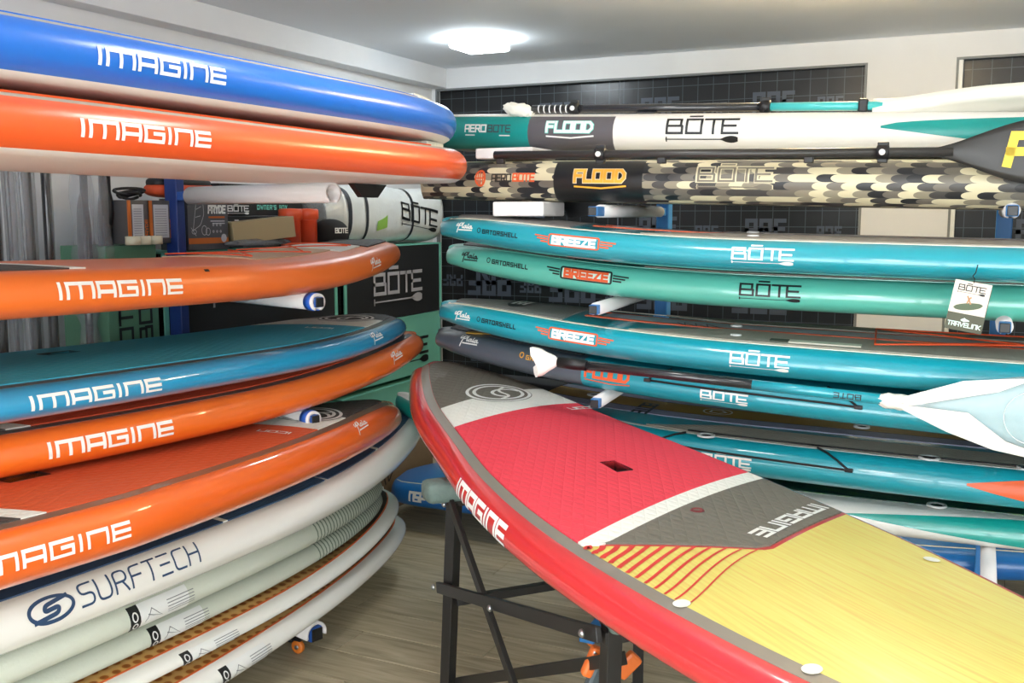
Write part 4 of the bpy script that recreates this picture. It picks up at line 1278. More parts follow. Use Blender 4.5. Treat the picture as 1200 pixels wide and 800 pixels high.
# ---------------------------------------------------------------- blue board lying low behind the right rack
BLU = Board('paddleboard', 'blue board with square end lying low in the back corner', 'R',
            dict(x0=-2.80, y0=4.56, z0=.112, yaw=0.0, w=.32, np_=26.0, nr=.0, lr=.6, pitch=.0, t=.130, L=3.3, tt=.7), group=GROUP_R)
BLUG = gloss('bright_blue_gelcoat', (24, 112, 190), coat=.5, coat_rough=.12)
BLU.hull([BLUG])
for sgn in (1, -1):
    BLU.strip('pinline', .06, 3.2, (lambda s, g=sgn: g * (BLU.edge(s))), (lambda s, g=sgn: g * (BLU.edge(s) - .008)), CREAM, na=2)
BLU.rail_print('lettering', word('NSP', .09, 0.042, .3), .21, -.010, WHITE_P)
for v_ in (.0, .02):
    BLU.rail_print('lettering_rule', strokes([[(0, 0), (.095, 0)]], .008, cap=False), .33, v_, PALEMINT)
BLU.rail_band('sand_band', np.linspace(.98, 1.06, 4), .1, 1.8, mat('sand_band', (206, 186, 130), rough=.4))
BLU.rail_band('mint_band', np.linspace(1.06, 1.14, 4), .1, 1.8, PALEMINT)
# ================================================================ racks
BLUEM = mat('blue_powder_coat', (36, 84, 164), rough=.35, spec=.5)
BLUEDK = mat('dark_blue_powder_coat', (26, 52, 116), rough=.4)
BLUELT = mat('light_blue_powder_coat', (58, 132, 202), rough=.4)
FOAM = mat('white_pe_foam', (228, 224, 222), rough=.7, bump=.1, bscale=150)
TAPE = mat('blue_tape', (44, 98, 196), rough=.35)
CAPB = mat('black_end_cap', (20, 20, 22), rough=.4)

def c_sleeve(name, x0, x1, r, th, m, parent, gap=50, rot0=-90, loc=(0, 0, 0), rotz=0.0, zc=0.0):
    """slit foam sleeve along local x"""
    a0, a1 = math.radians(rot0 + gap / 2), math.radians(rot0 + 360 - gap / 2)
    n = 22
    V, Fc = [], []
    for x in (x0, x1):
        for i in range(n + 1):
            a = a0 + (a1 - a0) * i / n
            for rr_ in (r, r - th):
                V.append((x, rr_ * math.cos(a), zc + rr_ * math.sin(a)))
    K = (n + 1) * 2
    for i in range(n):
        a = i * 2
        Fc += [(a, a + 2, K + a + 2, K + a), (a + 1, K + a + 1, K + a + 3, a + 3), (a, a + 1, a + 3, a + 2), (K + a, K + a + 2, K + a + 3, K + a + 1)]
    Fc += [(0, K, K + 1, 1), (2 * n, 2 * n + 1, K + 2 * n + 1, K + 2 * n)]
    o = mesh_obj(name, V, Fc, m, parent, smooth=True, loc=loc, rot=(0, 0, rotz))
    bmx = bmesh.new(); bmx.from_mesh(o.data); bmesh.ops.recalc_face_normals(bmx, faces=bmx.faces); bmx.to_mesh(o.data); bmx.free()
    return o

def rack_arm(root, m, x, y, z, length, rotz, sz=.038, r=.031, tape=True, sleeve=(.10, None), base=False):
    """arm along local +x (rotated by rotz) starting at the post face"""
    a = box('arm', 0, length, -sz / 2, sz / 2, -sz / 2, sz / 2, m, root, bev=.003, loc=(x, y, z), rot=(0, 0, rotz))
    box('end_cap', length, length + .006, -sz / 2 + .002, sz / 2 - .002, -sz / 2 + .002, sz / 2 - .002, CAPB, a, bev=.002)
    c_sleeve('foam_sleeve', sleeve[0], (sleeve[1] or length - .005), r, .010, FOAM, a, gap=46 if not base else 150, zc=0.0)
    if tape:
        c_sleeve('tape_wrap', length - .05, length - .015, r + .0015, .003, TAPE, a, gap=30)
    return a

def caster(root, x, y):
    c = thing.__call__ if False else None
    o = box('caster_bracket', x - .025, x + .025, y - .02, y + .02, .055, .085, BLACK, root, bev=.004)
    w = lathe('caster_wheel', [(.008, -.010), (.022, -.010), (.026, -.006), (.026, .006), (.022, .010), (.008, .010)], mat('orange_wheel', (222, 122, 42), rough=.4), o, 20, loc=(x, y - .0, .027), rot=(math.pi / 2, 0, 0))
    lathe('caster_hub', [(.001, -.012), (.009, -.012), (.009, .012), (.001, .012)], mat('steel', (170, 172, 174), rough=.3, metal=.9), o, 12, loc=(x, y, .027), rot=(math.pi / 2, 0, 0))
    box('brake_pedal', x - .05, x - .018, y - .015, y + .015, .042, .056, BLACK, o, bev=.004)

AROT = -.28      # the arms are swung a little towards the viewer
LR = thing('board_rack', 'blue steel cantilever rack on casters holding the left stack of boards', 'rack', (-2.955, 3.06, 0))
for yy in (0.0,):
    box('post', -.03, .035, yy - .022, yy + .022, .10, 2.05, BLUEDK if yy == 0 else BLUEM, LR, bev=.004)
    for z, tp in ((1.692, False), (1.316, True), (.893, True), (.572, False)):
        if z == .572:
            rack_arm(LR, BLUEM, .035, yy, z - .018, .80, 0, .022, .018, False)
        else:
            rack_arm(LR, BLUEM, .035, yy, z, (.84, .90, .88)[0 if z < 1.0 else 2 if z < 1.6 else 1], AROT, .036, .031 if z < 1.6 else .036, tp, sleeve=(.22, None) if z < 1.6 else (.08, .97))
    rack_arm(LR, BLUEM, -.10, yy, .112, .995, AROT, .05, .046, False, base=True, sleeve=(.3, .995))
    caster(LR, .74, yy - .235); caster(LR, 0.0, yy)
box('base_rail', -.03, .03, -1.72, 0, .03, .085, BLUEM, LR, bev=.004)

RR = thing('board_rack', 'light blue steel cantilever rack holding the right hand stack of boards', 'rack', (0, 4.20, 0))
for xx, ax_ in ((-1.252, .07), (.075, .0)):
    box('post', xx - .028, xx + .028, -.03, .03, .05, 2.02, BLUELT, RR, bev=.004)
    for z, ln in ((1.630, 1.05), (1.298, 1.03), (.968, 1.0), (.535, 1.10)):
        rack_arm(RR, BLUELT, xx, -.03, z, ln, -math.pi / 2 + ax_, .032, .023, False, sleeve=(.06, ln - .09) if z > 1.6 else (.06, ln - .03))
    # arms to the wall side carry the low blue board
    rack_arm(RR, BLUELT, xx, .03, .080, .70, math.pi / 2, .036, .028, False)
    box('foot', xx - .03, xx + .03, -.90, .70, .03, .06, BLUELT, RR, bev=.004)
    for yy in (-.85, .65):
        lathe('caster_wheel', [(.004, -.010), (.013, -.010), (.015, -.006), (.015, .006), (.013, .010), (.004, .010)], mat('orange_wheel', (222, 122, 42)), RR, 16, loc=(xx, yy, .0152), rot=(math.pi / 2, 0, 0))
box('base_rail', -1.252, .075, -.025, .025, .06, .10, BLUELT, RR, bev=.004)

# ================================================================ stand under the red board
def bar(name, p, q, w, h, m, parent, bev=.002):
    p, q = Vector(p), Vector(q)
    d = q - p
    o = box(name, 0, d.length, -w / 2, w / 2, -h / 2, h / 2, m, parent, bev=bev)
    o.location = p
    o.rotation_euler = d.to_track_quat('X', 'Z').to_euler()
    return o
STM = mat('black_painted_steel', (30, 29, 29), rough=.38, spec=.5)
STEEL = mat('steel', (170, 172, 174), rough=.3, metal=.9)
GREENF = mat('green_grey_pad_fabric', (92, 110, 104), rough=.7, noise=.06, nscale=40, bump=.3, bscale=60)
ST = thing('board_stand', 'folding black steel stand with padded cross bars under the red board', 'stand', (0, 0, 0))
ca, sa = math.cos(-.7253), math.sin(-.7253)
def RP(s, d, z):
    """point of the stand below the red board: s along it, d to the side of the near rail"""
    return (-2.0797 + s * ca + d * sa, 3.6064 + s * sa - d * ca, z)
ZT = .775
legs = {'A': (1.20, .345), 'B': (2.17, .335), 'C': (1.20, -.33), 'D': (2.17, -.33)}
for k, (s, d) in legs.items():
    top = RP(s, d * .97, ZT - .02); bot = RP(s + (-.035 if s < 2 else .0), d * 1.03, .006)
    bar('leg', bot, top, .036, .036, STM, ST)
    lathe('foot_cap', [(.001, 0), (.024, 0), (.026, .02), (.001, .024)], BLACK, ST, 14, loc=(bot[0], bot[1], 0))
for s in (1.20, 2.17):
    zt_ = float(RED.zb(np.array([s]))[0]) + .7919 - .0061 * s
    bar('top_bar', RP(s, .35, zt_ - .055), RP(s, -.36, zt_ - .055), .034, .03, STM, ST)
    a, b_ = Vector(RP(s, .43 if s < 2 else .345, zt_ - (.018 if s < 2 else .022))), Vector(RP(s, -.36, zt_ - .022))
    o = box('padding', 0, (b_ - a).length, -.045, .045, -.032 if s < 2 else -.022, .032 if s < 2 else .022, GREENF, ST, bev=.018, smooth=True)
    o.location = a; o.rotation_euler = (b_ - a).to_track_quat('X', 'Z').to_euler()
    bar('spreader', RP(s, .33, .44 if s < 2 else .36), RP(s, -.33, .44 if s < 2 else .36), .026, .026, STM, ST)
for d, sg in ((.37, 1), (-.36, -1)):
    bar('link_bar', RP(1.145, d, .470), RP(2.195, d, .742), .014, .034, STM, ST)
    bar('diagonal_brace', RP(1.23, d - .012 * sg, .765), RP(2.13, d - .012 * sg, .10), .014, .032, STM, ST)
bar('low_brace', RP(1.19, .32, .17), RP(2.15, .29, .655), .028, .03, STM, ST)
for p in (RP(1.15, .385, .475), RP(2.15, .385, .73), RP(1.215, .37, .755), RP(1.62, .385, .585), RP(2.03, .29, .62), RP(2.09, .29, .648)):
    o = lathe('bolt', [(.001, 0), (.0095, 0), (.0095, .005), (.005, .009), (.001, .009)], STEEL, ST, 10, loc=p)
    o.rotation_euler = Vector((sa, -ca, 0)).to_track_quat('Z', 'Y').to_euler()

# ratchet clamp lying by the stand
CL = thing('ratchet_clamp', 'orange and grey ratchet clamp hanging on the low brace of the stand', 'clamp', RP(2.03, .27, .565))
box('clamp_body', -.03, .03, -.015, .015, -.05, .05, mat('clamp_grey', (70, 82, 86), rough=.4), CL, bev=.01, rot=(0, .4, .6))
box('clamp_jaw', -.05, -.022, -.014, .014, -.02, .055, mat('clamp_orange', (226, 112, 44), rough=.4), CL, bev=.008, rot=(0, .4, .6))
box('clamp_handle', .01, .05, -.012, .012, .02, .085, mat('clamp_orange', (226, 112, 44)), CL, bev=.008, rot=(0, .8, .6))

# ================================================================ boxes along the left wall
BK = mat('black_card', (26, 28, 30), rough=.55, noise=.04, nscale=20)
MT = mat('mint_card', (104, 176, 158), rough=.6, noise=.03, nscale=12)
GRN = mat('green_card', (92, 140, 112), rough=.6)
SILV = mat('silver_print', (168, 166, 170), rough=.4)
def crate(label, y0, y1, z0, z1, face, edge, logo=None, xf=-2.985, depth=.25, edges=True):
    t = thing('board_box', label, 'box', (xf - depth / 2, (y0 + y1) / 2, z0))
    dx, dy, h = depth / 2, (y1 - y0) / 2, z1 - z0
    box('carton', -dx, dx, -dy, dy, 0, h, face, t, bev=.003)
    if edges:
        for yy in (-dy + .012, dy - .012):
            box('corner_edge', dx - .02, dx + .004, yy - .012, yy + .013, .001, h - .001, edge, t, bev=.002)
        box('lid_edge', -dx - .002, dx + .004, -dy, dy, h - .006, h + .003, edge, t)
    if logo:
        lw, lz, ly, lm = logo
        flat_print('logo', bote_logo(lw, .17), (dx + .0052, ly - (y0 + y1) / 2, lz - z0), (0, 1, 0), (0, 0, 1), lm, t)
    return t
crate('black box with silver paddle logo and mint edges, in the corner at mid height', 4.267, 5.297, 1.037, 1.448, BK, MT, (0.512, 1.119, 4.545, SILV))
crate('long black box with silver paddle logo behind the rack post', 3.008, 4.207, 1.037, 1.465, BK, MT, (0.676, 1.217, 3.292, SILV))
crate('mint cardboard box in the corner under the black one', 4.207, 5.276, 0.683, 1.031, MT, MT, (0.436, 0.748, 4.687, BLACK_P), edges=True)
crate('mint cardboard box lying lowest in the corner stack', 4.207, 5.297, 0.430, 0.655, MT, MT, None, xf=-2.97)
crate('mint box under the long black box', 3.008, 4.164, 0.683, 1.031, GRN, MT, None)
crate('lower mint box under the long black box, near the post', 3.008, 4.164, 0.430, 0.655, GRN, MT, None)
crate('green upright box with sideways black letters left of the rack post', 2.725, 2.981, 0.922, 1.500, GRN, MT, None, depth=.24, edges=False)
# letters on the green box
gb = [o for o in bpy.data.objects if o.get('label', '').startswith('green upright')][0]
for yy, tx in ((-.045, 'OT'), (.055, 'BO')):
    l, wd = text_lines(tx, .06, gap=.3)
    flat_print('lettering', strokes(l, .012, step=.2), (.1225, yy + .03, .20), (0, 0, 1), (0, -1, 0), BLACK_P, gb)
CARD = mat('brown_cardboard', (122, 104, 82), rough=.75, noise=.05, nscale=15)
t = thing('cardboard_box', 'brown cardboard box on the floor in the back corner, scribbled with marker', 'box', (-2.99, 4.46, 0))
box('carton', -.13, .13, -.50, .50, 0, .42, CARD, t, bev=.004)
for i, pl in enumerate([[(.02, .05), (.06, .12), (.10, .05)], [(.12, .12), (.15, .05), (.18, .12)], [(.20, .05), (.23, .12), (.26, .05)], [(.28, .12), (.29, .05), (.33, .09)]]):
    flat_print('marker_scribble', strokes([round_poly(pl, .02)], .010, step=.05), (.1315, -.28, .10), (0, 1, 0), (0, 0, 1.3), mat('marker_black', (36, 32, 30), rough=.6), t)
t = thing('cardboard_box', 'brown cardboard box standing on the floor under the long left boxes', 'box', (-3.14, 3.40, 0))
box('carton', -.13, .13, -.50, .50, 0, .42, CARD, t, bev=.004)

_before = set(bpy.data.objects)
# ---------------------------------------------------------------- things on the boxes
GREYB = mat('grey_box_card', (84, 82, 82), rough=.5)
ORB = mat('orange_box_card', (198, 106, 42), rough=.5)
LABEL = mat('label_paper', (196, 198, 202), rough=.6)
TXT = mat('fine_text', (128, 130, 136), rough=.6)
ZS = 1.5055
def pump_box(label, yc, wy, h, z0):
    t = thing('pump_box', label, 'box', (-3.036, yc, z0), group='grey and orange pump boxes')
    box('carton', -.07, .07, -wy / 2, wy / 2, 0, h, GREYB, t, bev=.002)
    box('orange_edge', .066, .0712, -wy / 2 - .0005, -wy / 2 + .012, 0.001, h - .001, ORB, t)
    box('label_sheet', .0702, .0710, -wy / 2 + .018, wy / 2 - .022, .02, h - .015, LABEL, t)
    ln = [[(0, i * .0085), (wy - .055, i * .0085)] for i in range(int((h - .05) / .0085))]
    flat_print('label_text', strokes(ln, .0022, step=.5, cap=False), (.0712, -wy / 2 + .024, .03), (0, 1, 0), (0, 0, 1), TXT, t)
    l, wd = text_lines('PRYDE', .012, gap=.3)
    flat_print('side_text', strokes(l, .003, step=.5), (.0712, wy / 2 - .004, .02), (0, 0, 1), (0, -1, 0), ORB, t)
    return t
pump_box('grey and orange box with white label, left of the rack post', 2.872, .092, .155, ZS)
pump_box('grey box with white label half hidden behind the rack post', 2.992, .112, .155, ZS)
t = thing('pump_box', 'dark grey pump box with white lettering and orange foot strip, right of the post', 'box', (-3.019, 3.239, 1.4718), group='grey and orange pump boxes')
box('carton', -.07, .07, -.11, .11, 0, .195, mat('dark_grey_card', (82, 84, 88), rough=.5), t, bev=.002)
box('foot_strip', .0702, .0712, -.109, .109, .024, .046, ORB, t)
flat_print('lettering', word('PRYDE', .092, .026, .3, slant=.15), (.0714, .0, .142), (0, 1, 0), (0, 0, 1), WHITE_P, t)
flat_print('orange_text', strokes([[(0, 0), (.09, 0)]], .007, cap=False), (.0714, .0, .125), (0, 1, 0), (0, 0, 1), ORB, t)
flat_print('small_text', strokes([[(0.01, 0), (.09, 0)], [(.02, -.009), (.09, -.009)]], .004, cap=False), (.0714, .0, .11), (0, 1, 0), (0, 0, 1), LABEL, t)
pic = [round_poly([(.03, .0), (.055, .13), (.085, .14), (.09, .06), (.07, .02), (.03, .0)], .01), [(.045, .05), (.07, .055)], [(.05, .08), (.075, .09)], [(.02, .01), (.045, -.02)], ellipse_line(.035, -.005, .012, .008, 14),
       ellipse_line(.09, .0, .014, .018, 16), ellipse_line(.11, -.005, .012, .014, 16)]
for i in range(3):
    for j in range(2): pic.append(ellipse_line(.15 + i * .02 - .01, .02 - j * .025, .004, .004, 8))
flat_print('line_drawing', strokes(pic, .0022, step=.5), (.0714, -.115, .075), (0, 1, 0), (0, 0, 1), LABEL, t)
flat_print('round_badge', fill_between(np.linspace(-.016, .016, 11), -np.sqrt(np.maximum(0, .016**2 - np.linspace(-.016, .016, 11)**2)), np.sqrt(np.maximum(0, .016**2 - np.linspace(-.016, .016, 11)**2)), 2), (.0716, .082, .044), (0, 1, 0), (0, 0, 1), LABEL, t)

for i, y in enumerate((2.818, 2.872, 2.932)):
    lab = ['leftmost cream tape roll in front of the grey boxes', 'middle cream tape roll in front of the grey boxes', 'cream tape roll nearest the rack post'][i]
    t = thing('tape_roll', lab, 'tape', (-2.938, y, 1.5034), group='tape rolls')
    lathe('tape', [(.016, 0), (.026, 0), (.026, .03), (.016, .03), (.016, 0)], mat('cream_tape', (222, 218, 190), rough=.4), t, 20)
    lathe('core', [(.0145, .001), (.0158, .001), (.0158, .029), (.0145, .029), (.0145, .001)], CARD, t, 16)

def blob(name, rx, ry, rz, m, parent, loc, rot=(0, 0, 0), e=2.6, n=18, lumps=0.0):
    V, Fc = [], []
    for i in range(n + 1):
        th = math.pi * i / n
        for j in range(2 * n):
            ph = math.pi * j / n
            sg = lambda v: math.copysign(abs(v) ** (2 / e), v)
            x, y, z = sg(math.sin(th)) * sg(math.cos(ph)), sg(math.sin(th)) * sg(math.sin(ph)), sg(math.cos(th))
            k = 1 + lumps * (math.sin(7 * x + 3 * y) * math.sin(5 * y + 2 * z) + .5 * math.sin(13 * z + 9 * x))
            V.append((rx * x * k, ry * y * k, rz * z * k))
    for i in range(n):
        for j in range(2 * n):
            j2 = (j + 1) % (2 * n)
            Fc.append((i * 2 * n + j, (i + 1) * 2 * n + j, (i + 1) * 2 * n + j2, i * 2 * n + j2))
    return mesh_obj(name, V, Fc, m, parent, loc=loc, rot=rot)

t = thing('gear_pouch', 'orange pouch with black zip top lying on the pump boxes', 'pouch', (-3.052, 3.205, 1.6908))
blob('pouch_body', .06, .17, .030, mat('orange_nylon', (206, 76, 34), rough=.6), t, (0, 0, .026), e=3)
blob('pouch_top', .055, .15, .026, mat('black_nylon', (32, 32, 34), rough=.6), t, (0, -.01, .052), e=3)
t = thing('cable_coil', 'black coiled cable on the grey boxes left of the post', 'cable', (-3.025, 2.894, 1.6767))
for k in range(4):
    pl = [(.012 * math.sin(a * 2 + k), (.05 + .006 * k) * math.cos(a) , .014 + .010 * k * .5 + .012 * math.sin(a + k)) for a in np.linspace(0, 2 * math.pi, 22, endpoint=False)]
    tube('cable_loop', pl, .0055, BLACK, t, 6, closed=True)

def owner_box(lab, z, top=True):
    t = thing('accessory_box', lab, 'box', (-3.139, 3.728, z), group='black accessory boxes')
    box('carton', -.08, .08, -.27, .27, 0, .065, BK, t, bev=.002)
    flat_print('logo', squash(bote_logo(.13, .2), .8), (.0815, -.225, .006), (0, 1, 0), (0, 0, 1), WHITE_P, t)
    flat_print('lettering', word("OWNER'S BOX", .20, .016, .28, gap=.6), (.0815, -.04, .028), (0, 1, 0), (0, 0, 1), mat('mint_print', (120, 214, 200)), t)
owner_box('black box with mint lettering, top of the flat stack behind the carton', 1.6854)
owner_box('black box with mint lettering, second of the flat stack behind the carton', 1.6135)
owner_box('black box with mint lettering, third of the flat stack behind the carton', 1.5415)
owner_box('black box with mint lettering, lowest of the flat stack behind the carton', 1.4696)
t = thing('small_carton', 'small plain brown carton tilted on crumpled plastic film', 'box', (-2.921, 3.537, 1.5055), (0.10, .0, -.45))
box('carton', -.06, .06, -.135, .135, 0.0, .085, mat('kraft_card', (176, 156, 116), rough=.7), t, bev=.002)
box('flap_seam', -.003, .003, -.135, .135, .0852, .0858, mat('kraft_seam', (150, 130, 96), rough=.7), t)
CLEAR = mat('clear_plastic_film', (205, 210, 214), rough=.12, trans=.0, alpha=.42, spec=.7, bump=.9, bscale=34)
t = blob('plastic_film_bag', .06, .17, .016, mat('crinkled_film', (150, 152, 156), rough=.15, alpha=.75, bump=1.0, bscale=60), None, (-2.905, 3.510, 1.4957), e=2.2, lumps=.12)
tag(t, 'crumpled clear plastic bag under the small brown carton', 'plastic bag')

for i, y in enumerate((3.831, 3.959)):
    t = thing('flare_tube', ['left orange plastic tube with screw cap beside the carton', 'right orange plastic tube with screw cap beside the black cap'][i], 'tube', (-2.976, y, 1.4652), group='orange tubes')
    om = mat('orange_plastic', (214, 70, 36), rough=.35)
    lathe('tube_body', [(.001, 0), (.044, 0), (.044, .115), (.046, .118), (.001, .12)], om, t, 24)
    lathe('tube_cap', [(.046, .118), (.052, .122), (.052, .160), (.046, .166), (.001, .168)], mat('orange_plastic_cap', (222, 82, 44), rough=.35), t, 24)

t = thing('baseball_cap', 'black cap with white paddle lettering beside the orange tubes', 'cap', (-2.965, 4.131, 1.4696), (0, 0, -.3))
blob('crown', .085, .085, .072, mat('black_cotton', (24, 24, 26), rough=.85), t, (0, 0, .045), e=2.2)
blob('peak', .06, .07, .008, MATS['black_cotton'], t, (.10, .0, .018), e=2.4)
flat_print('lettering', word('BOTE', .07, .02, .22), (.0865, -.035, .055), (0, 1, 0), (0, 0, 1), WHITE_P, t)
t = thing('film_wrapped_bag', 'black bag in clear film leaning behind the orange tubes', 'bag', (-3.096, 4.125, 1.4674))
blob('bag_body', .07, .088, .11, mat('black_nylon', (32, 32, 34)), t, (0, 0, .11), e=3)
blob('film_wrap', .073, .092, .115, mat('thin_film', (190, 196, 200), rough=.1, alpha=.28, bump=.9, bscale=40), t, (0, 0, .115), e=3, lumps=.02)

# rolled white board bag with black straps
t = thing('board_bag', 'white rolled board bag with black straps and paddle logo, wrapped in plastic', 'bag', (-3.101, 4.796, 1.4565))
BAGM = mat('white_bag_plastic', (214, 218, 216), rough=.28, spec=.6, bump=.5, bscale=16)
n1, n2 = 34, 28
def bag_r(yv):
    f = abs(yv)
    return 1.0 - .10 * f ** 6 - .05 * math.sin(yv * 5)
V, Fc = [], []
HB, RX, RZ = .50, .125, .145
for i in range(n1 + 1):
    yv = -1 + 2 * i / n1
    r = bag_r(yv) * (1.0 if abs(yv) < .93 else max(.2, math.sqrt(max(0, 1 - ((abs(yv) - .93) / .07) ** 2))))
    for j in range(n2):
        a = 2 * math.pi * j / n2
        cx, cz = math.cos(a), math.sin(a)
        k = 1 + .012 * math.sin(5 * a + yv * 4)
        V.append((RX * r * math.copysign(abs(cx) ** .75, cx) * k, yv * HB, .147 + RZ * r * math.copysign(abs(cz) ** .75, cz) * k))
for i in range(n1):
    for j in range(n2):
        j2 = (j + 1) % n2
        Fc.append((i * n2 + j, i * n2 + j2, (i + 1) * n2 + j2, (i + 1) * n2 + j))
Fc.append(tuple(range(n2))); Fc.append(tuple(n1 * n2 + j for j in range(n2 - 1, -1, -1)))
mesh_obj('bag_body', V, Fc, BAGM, t)
def bag_pt(y, a, off):
    r = bag_r(y / HB)
    cx, cz = math.cos(a), math.sin(a)
    return ((RX * r + off) * math.copysign(abs(cx) ** .75, cx), y, .147 + (RZ * r + off) * math.copysign(abs(cz) ** .75, cz))
for y, wv in ((-.43, .028), (-.30, .02), (.14, .022)):
    V, Fc = [], []
    for i in range(29):
        a = -1.5 + 3.1 * i / 28
        V += [bag_pt(y - wv / 2, a, .003), bag_pt(y + wv / 2, a, .003)]
    for i in range(28): Fc.append((2 * i, 2 * i + 1, 2 * i + 3, 2 * i + 2))
    mesh_obj('strap', V, Fc, mat('black_webbing', (44, 48, 54), rough=.6), t)
v2, q2 = bote_logo(.32, .16)
mesh_obj('logo', [bag_pt(.02 + a * 1.15, (.30 + (b_ - .10) * 5.8 - (a) * .9 ), .004) for a, b_ in v2], q2, BLACK_P, t)
v2, q2 = fill_between(np.linspace(0, .09, 6), np.linspace(0, .12, 6), np.linspace(.3, .42, 6), 4)
mesh_obj('green_tape', [bag_pt(-.22 + a, -.42 + b_ , .004) for a, b_ in v2], q2, mat('green_tape', (140, 186, 84), rough=.5), t)

# ---------------------------------------------------------------- paddles in plastic standing by the left wall
SHAFT = mat('carbon_shaft', (38, 40, 44), rough=.25, coat=.5)
SLV = mat('grey_plastic_sleeve', (140, 140, 136), rough=.22, spec=.7, alpha=.38, bump=.6, bscale=25)
SLV2 = mat('pale_plastic_sleeve', (180, 184, 186), rough=.18, spec=.8, alpha=.40, bump=.9, bscale=28)
def wall_paddle(label, y, lean, x=-3.05, h=2.1, shaft_r=.014, sleeve_r=.024, sl=SLV):
    t = thing('sleeved_paddle', label, 'paddle', (x, y, 0), group='paddles standing by the left wall')
    pts = [(0.0, lean * z * .12, z) for z in np.linspace(.02, h, 10)]
    tube('shaft', pts, shaft_r, SHAFT, t, 10)
    tube('plastic_sleeve', [(p[0], p[1] + .006 * math.sin(p[2] * 5), p[2]) for p in pts[1:]], [sleeve_r * (1 + .12 * math.sin(i * 2.1)) for i in range(9)], sl, t, 12)
    bl = []
    for i, z in enumerate(np.linspace(.02, .46, 12)):
        bl.append((z, .095 * math.sin(math.pi * min(1, (i + .6) / 11.5)) ** .7))
    V, Fc = [], []
    for z, hw in bl:
        V += [(-.006, -hw, z), (-.006, hw, z), (.006, hw, z), (.006, -hw, z)]
    for i in range(len(bl) - 1):
        for j in range(4):
            j2 = (j + 1) % 4
            Fc.append((i * 4 + j, i * 4 + j2, i * 4 + 4 + j2, i * 4 + 4 + j))
    Fc += [(0, 1, 2, 3), tuple(len(V) - 4 + j for j in (3, 2, 1, 0))]
    mesh_obj('blade', V, Fc, SHAFT, t, smooth=False)
names = ['paddle in grey plastic sleeve at the far left edge', 'bare dark paddle shaft second from the left edge', 'pale sleeved paddle third from the left edge', 'pale sleeved paddle leaning, fourth from the left edge',
         'grey sleeved paddle fifth from the left edge', 'dark paddle shaft right of the grey sleeves']
specs = [(2.262, 0.0, .012, .020, SLV2), (2.333, .02, .016, .0172, SLV), (2.393, -.01, .008, .021, SLV2), (2.436, -.10, .008, .019, SLV2), (2.485, -.05, .012, .020, SLV), (2.545, .02, .016, .0172, SLV)]
for nm, (y, ln, sr, slr, sl) in zip(names, specs):
    wall_paddle(nm, y, ln, x=-3.03 - .02 * (int(y * 100) % 3), shaft_r=sr, sleeve_r=slr, sl=sl)
# two crumpled film bags hanging with black handles
for i, (y, wv, h0, h1) in enumerate([(2.673, .040, .25, 1.773), (2.760, .034, .25, 1.789)]):
    t = thing('film_bagged_paddle', ['paddle in crumpled clear film, left of two beside the black pole', 'paddle in crumpled clear film with black T grip beside the black pole'][i], 'paddle', (-3.03, y, 0), group='paddles standing by the left wall')
    tube('shaft', [(0, 0, .02), (0, .0, 1.2), (0, .01, h1)], .014, SHAFT, t, 10)
    pts = [(.012 * math.sin(z * 9 + i), .012 * math.sin(z * 7), z) for z in np.linspace(h0, h1 + .02, 30)]
    rr_ = [wv * (1 + .22 * math.sin(q * 1.7) + .12 * math.sin(q * 4.1)) for q in range(30)]
    tube('film_wrap', pts, rr_, mat('crinkled_clear_film', (196, 200, 204), rough=.06, spec=1.0, alpha=.24, bump=1.0, bscale=55), t, 14)
    blob('bagged_blade', .006, .024 if i else .034, .20, mat('grey_blade', (74, 78, 84), rough=.3, coat=.4), t, (0, .0, 1.50), e=2.4)
    blob('grip', .02, .05, .016, BLACK, t, (0, .01, h1 + .005), e=2.4)
t = thing('black_pole', 'slim black pole between the film-wrapped paddles and the green box', 'pole', (-3.052, 2.810, 0))
tube('pole', [(0, 0, .0), (0, .0, 1.0), (0, .006, 2.03)], .012, BLACK, t, 10)
tube('pole_grip', [(0, .004, 1.58), (0, .006, 1.62), (0, .006, 1.66), (0, .004, 1.70)], [.013, .02, .02, .013], BLACK, t, 10)

for o in set(bpy.data.objects) - _before:
    if o.parent is None and o.location.z > 1.0:
        o.scale = (1.09, 1.09, 1.09)
# ================================================================ paddles on the right rack
def blade_mesh(name, x0, ln, hw, m, parent, th=.010, bulge=.02, n=18, mrow=8):
    """paddle blade, long axis local x from x0, flat in xz"""
    V, Fc = [], []
    rows = []
    for i in range(n + 1):
        f = i / n
        w_ = hw * (0.12 + .88 * math.sin(min(1, f * 1.55) * math.pi / 2) ** 1.5) * (1 if f < .8 else math.sqrt(max(.02, 1 - ((f - .8) / .2) ** 2.4)))
        for sgn in (-1, 1):
            for j in range(mrow + 1):
                z = -w_ + 2 * w_ * j / mrow
                y = sgn * (th / 2 + bulge * .25 * math.cos(z / max(w_, .001) * math.pi / 2)) + bulge * f * f
                V.append((x0 + ln * f, y, z))
    R = 2 * (mrow + 1)
    for i in range(n):
        for j in range(mrow):
            a = i * R + j; c = i * R + mrow + 1 + j
            Fc += [(a, a + R, a + R + 1, a + 1), (c, c + 1, c + R + 1, c + R)]
        a = i * R; c = i * R + mrow + 1
        Fc += [(a, c, c + R, a + R), (a + mrow, a + mrow + R, c + mrow + R, c + mrow)]
    for i in (0, n):
        for j in range(mrow):
            a = i * R + j; c = a + mrow + 1
            Fc.append((a, a + 1, c + 1, c))
    o = mesh_obj(name, V, Fc, m, parent)
    bmx = bmesh.new(); bmx.from_mesh(o.data); bmesh.ops.recalc_face_normals(bmx, faces=bmx.faces); bmx.to_mesh(o.data); bmx.free()
    return o

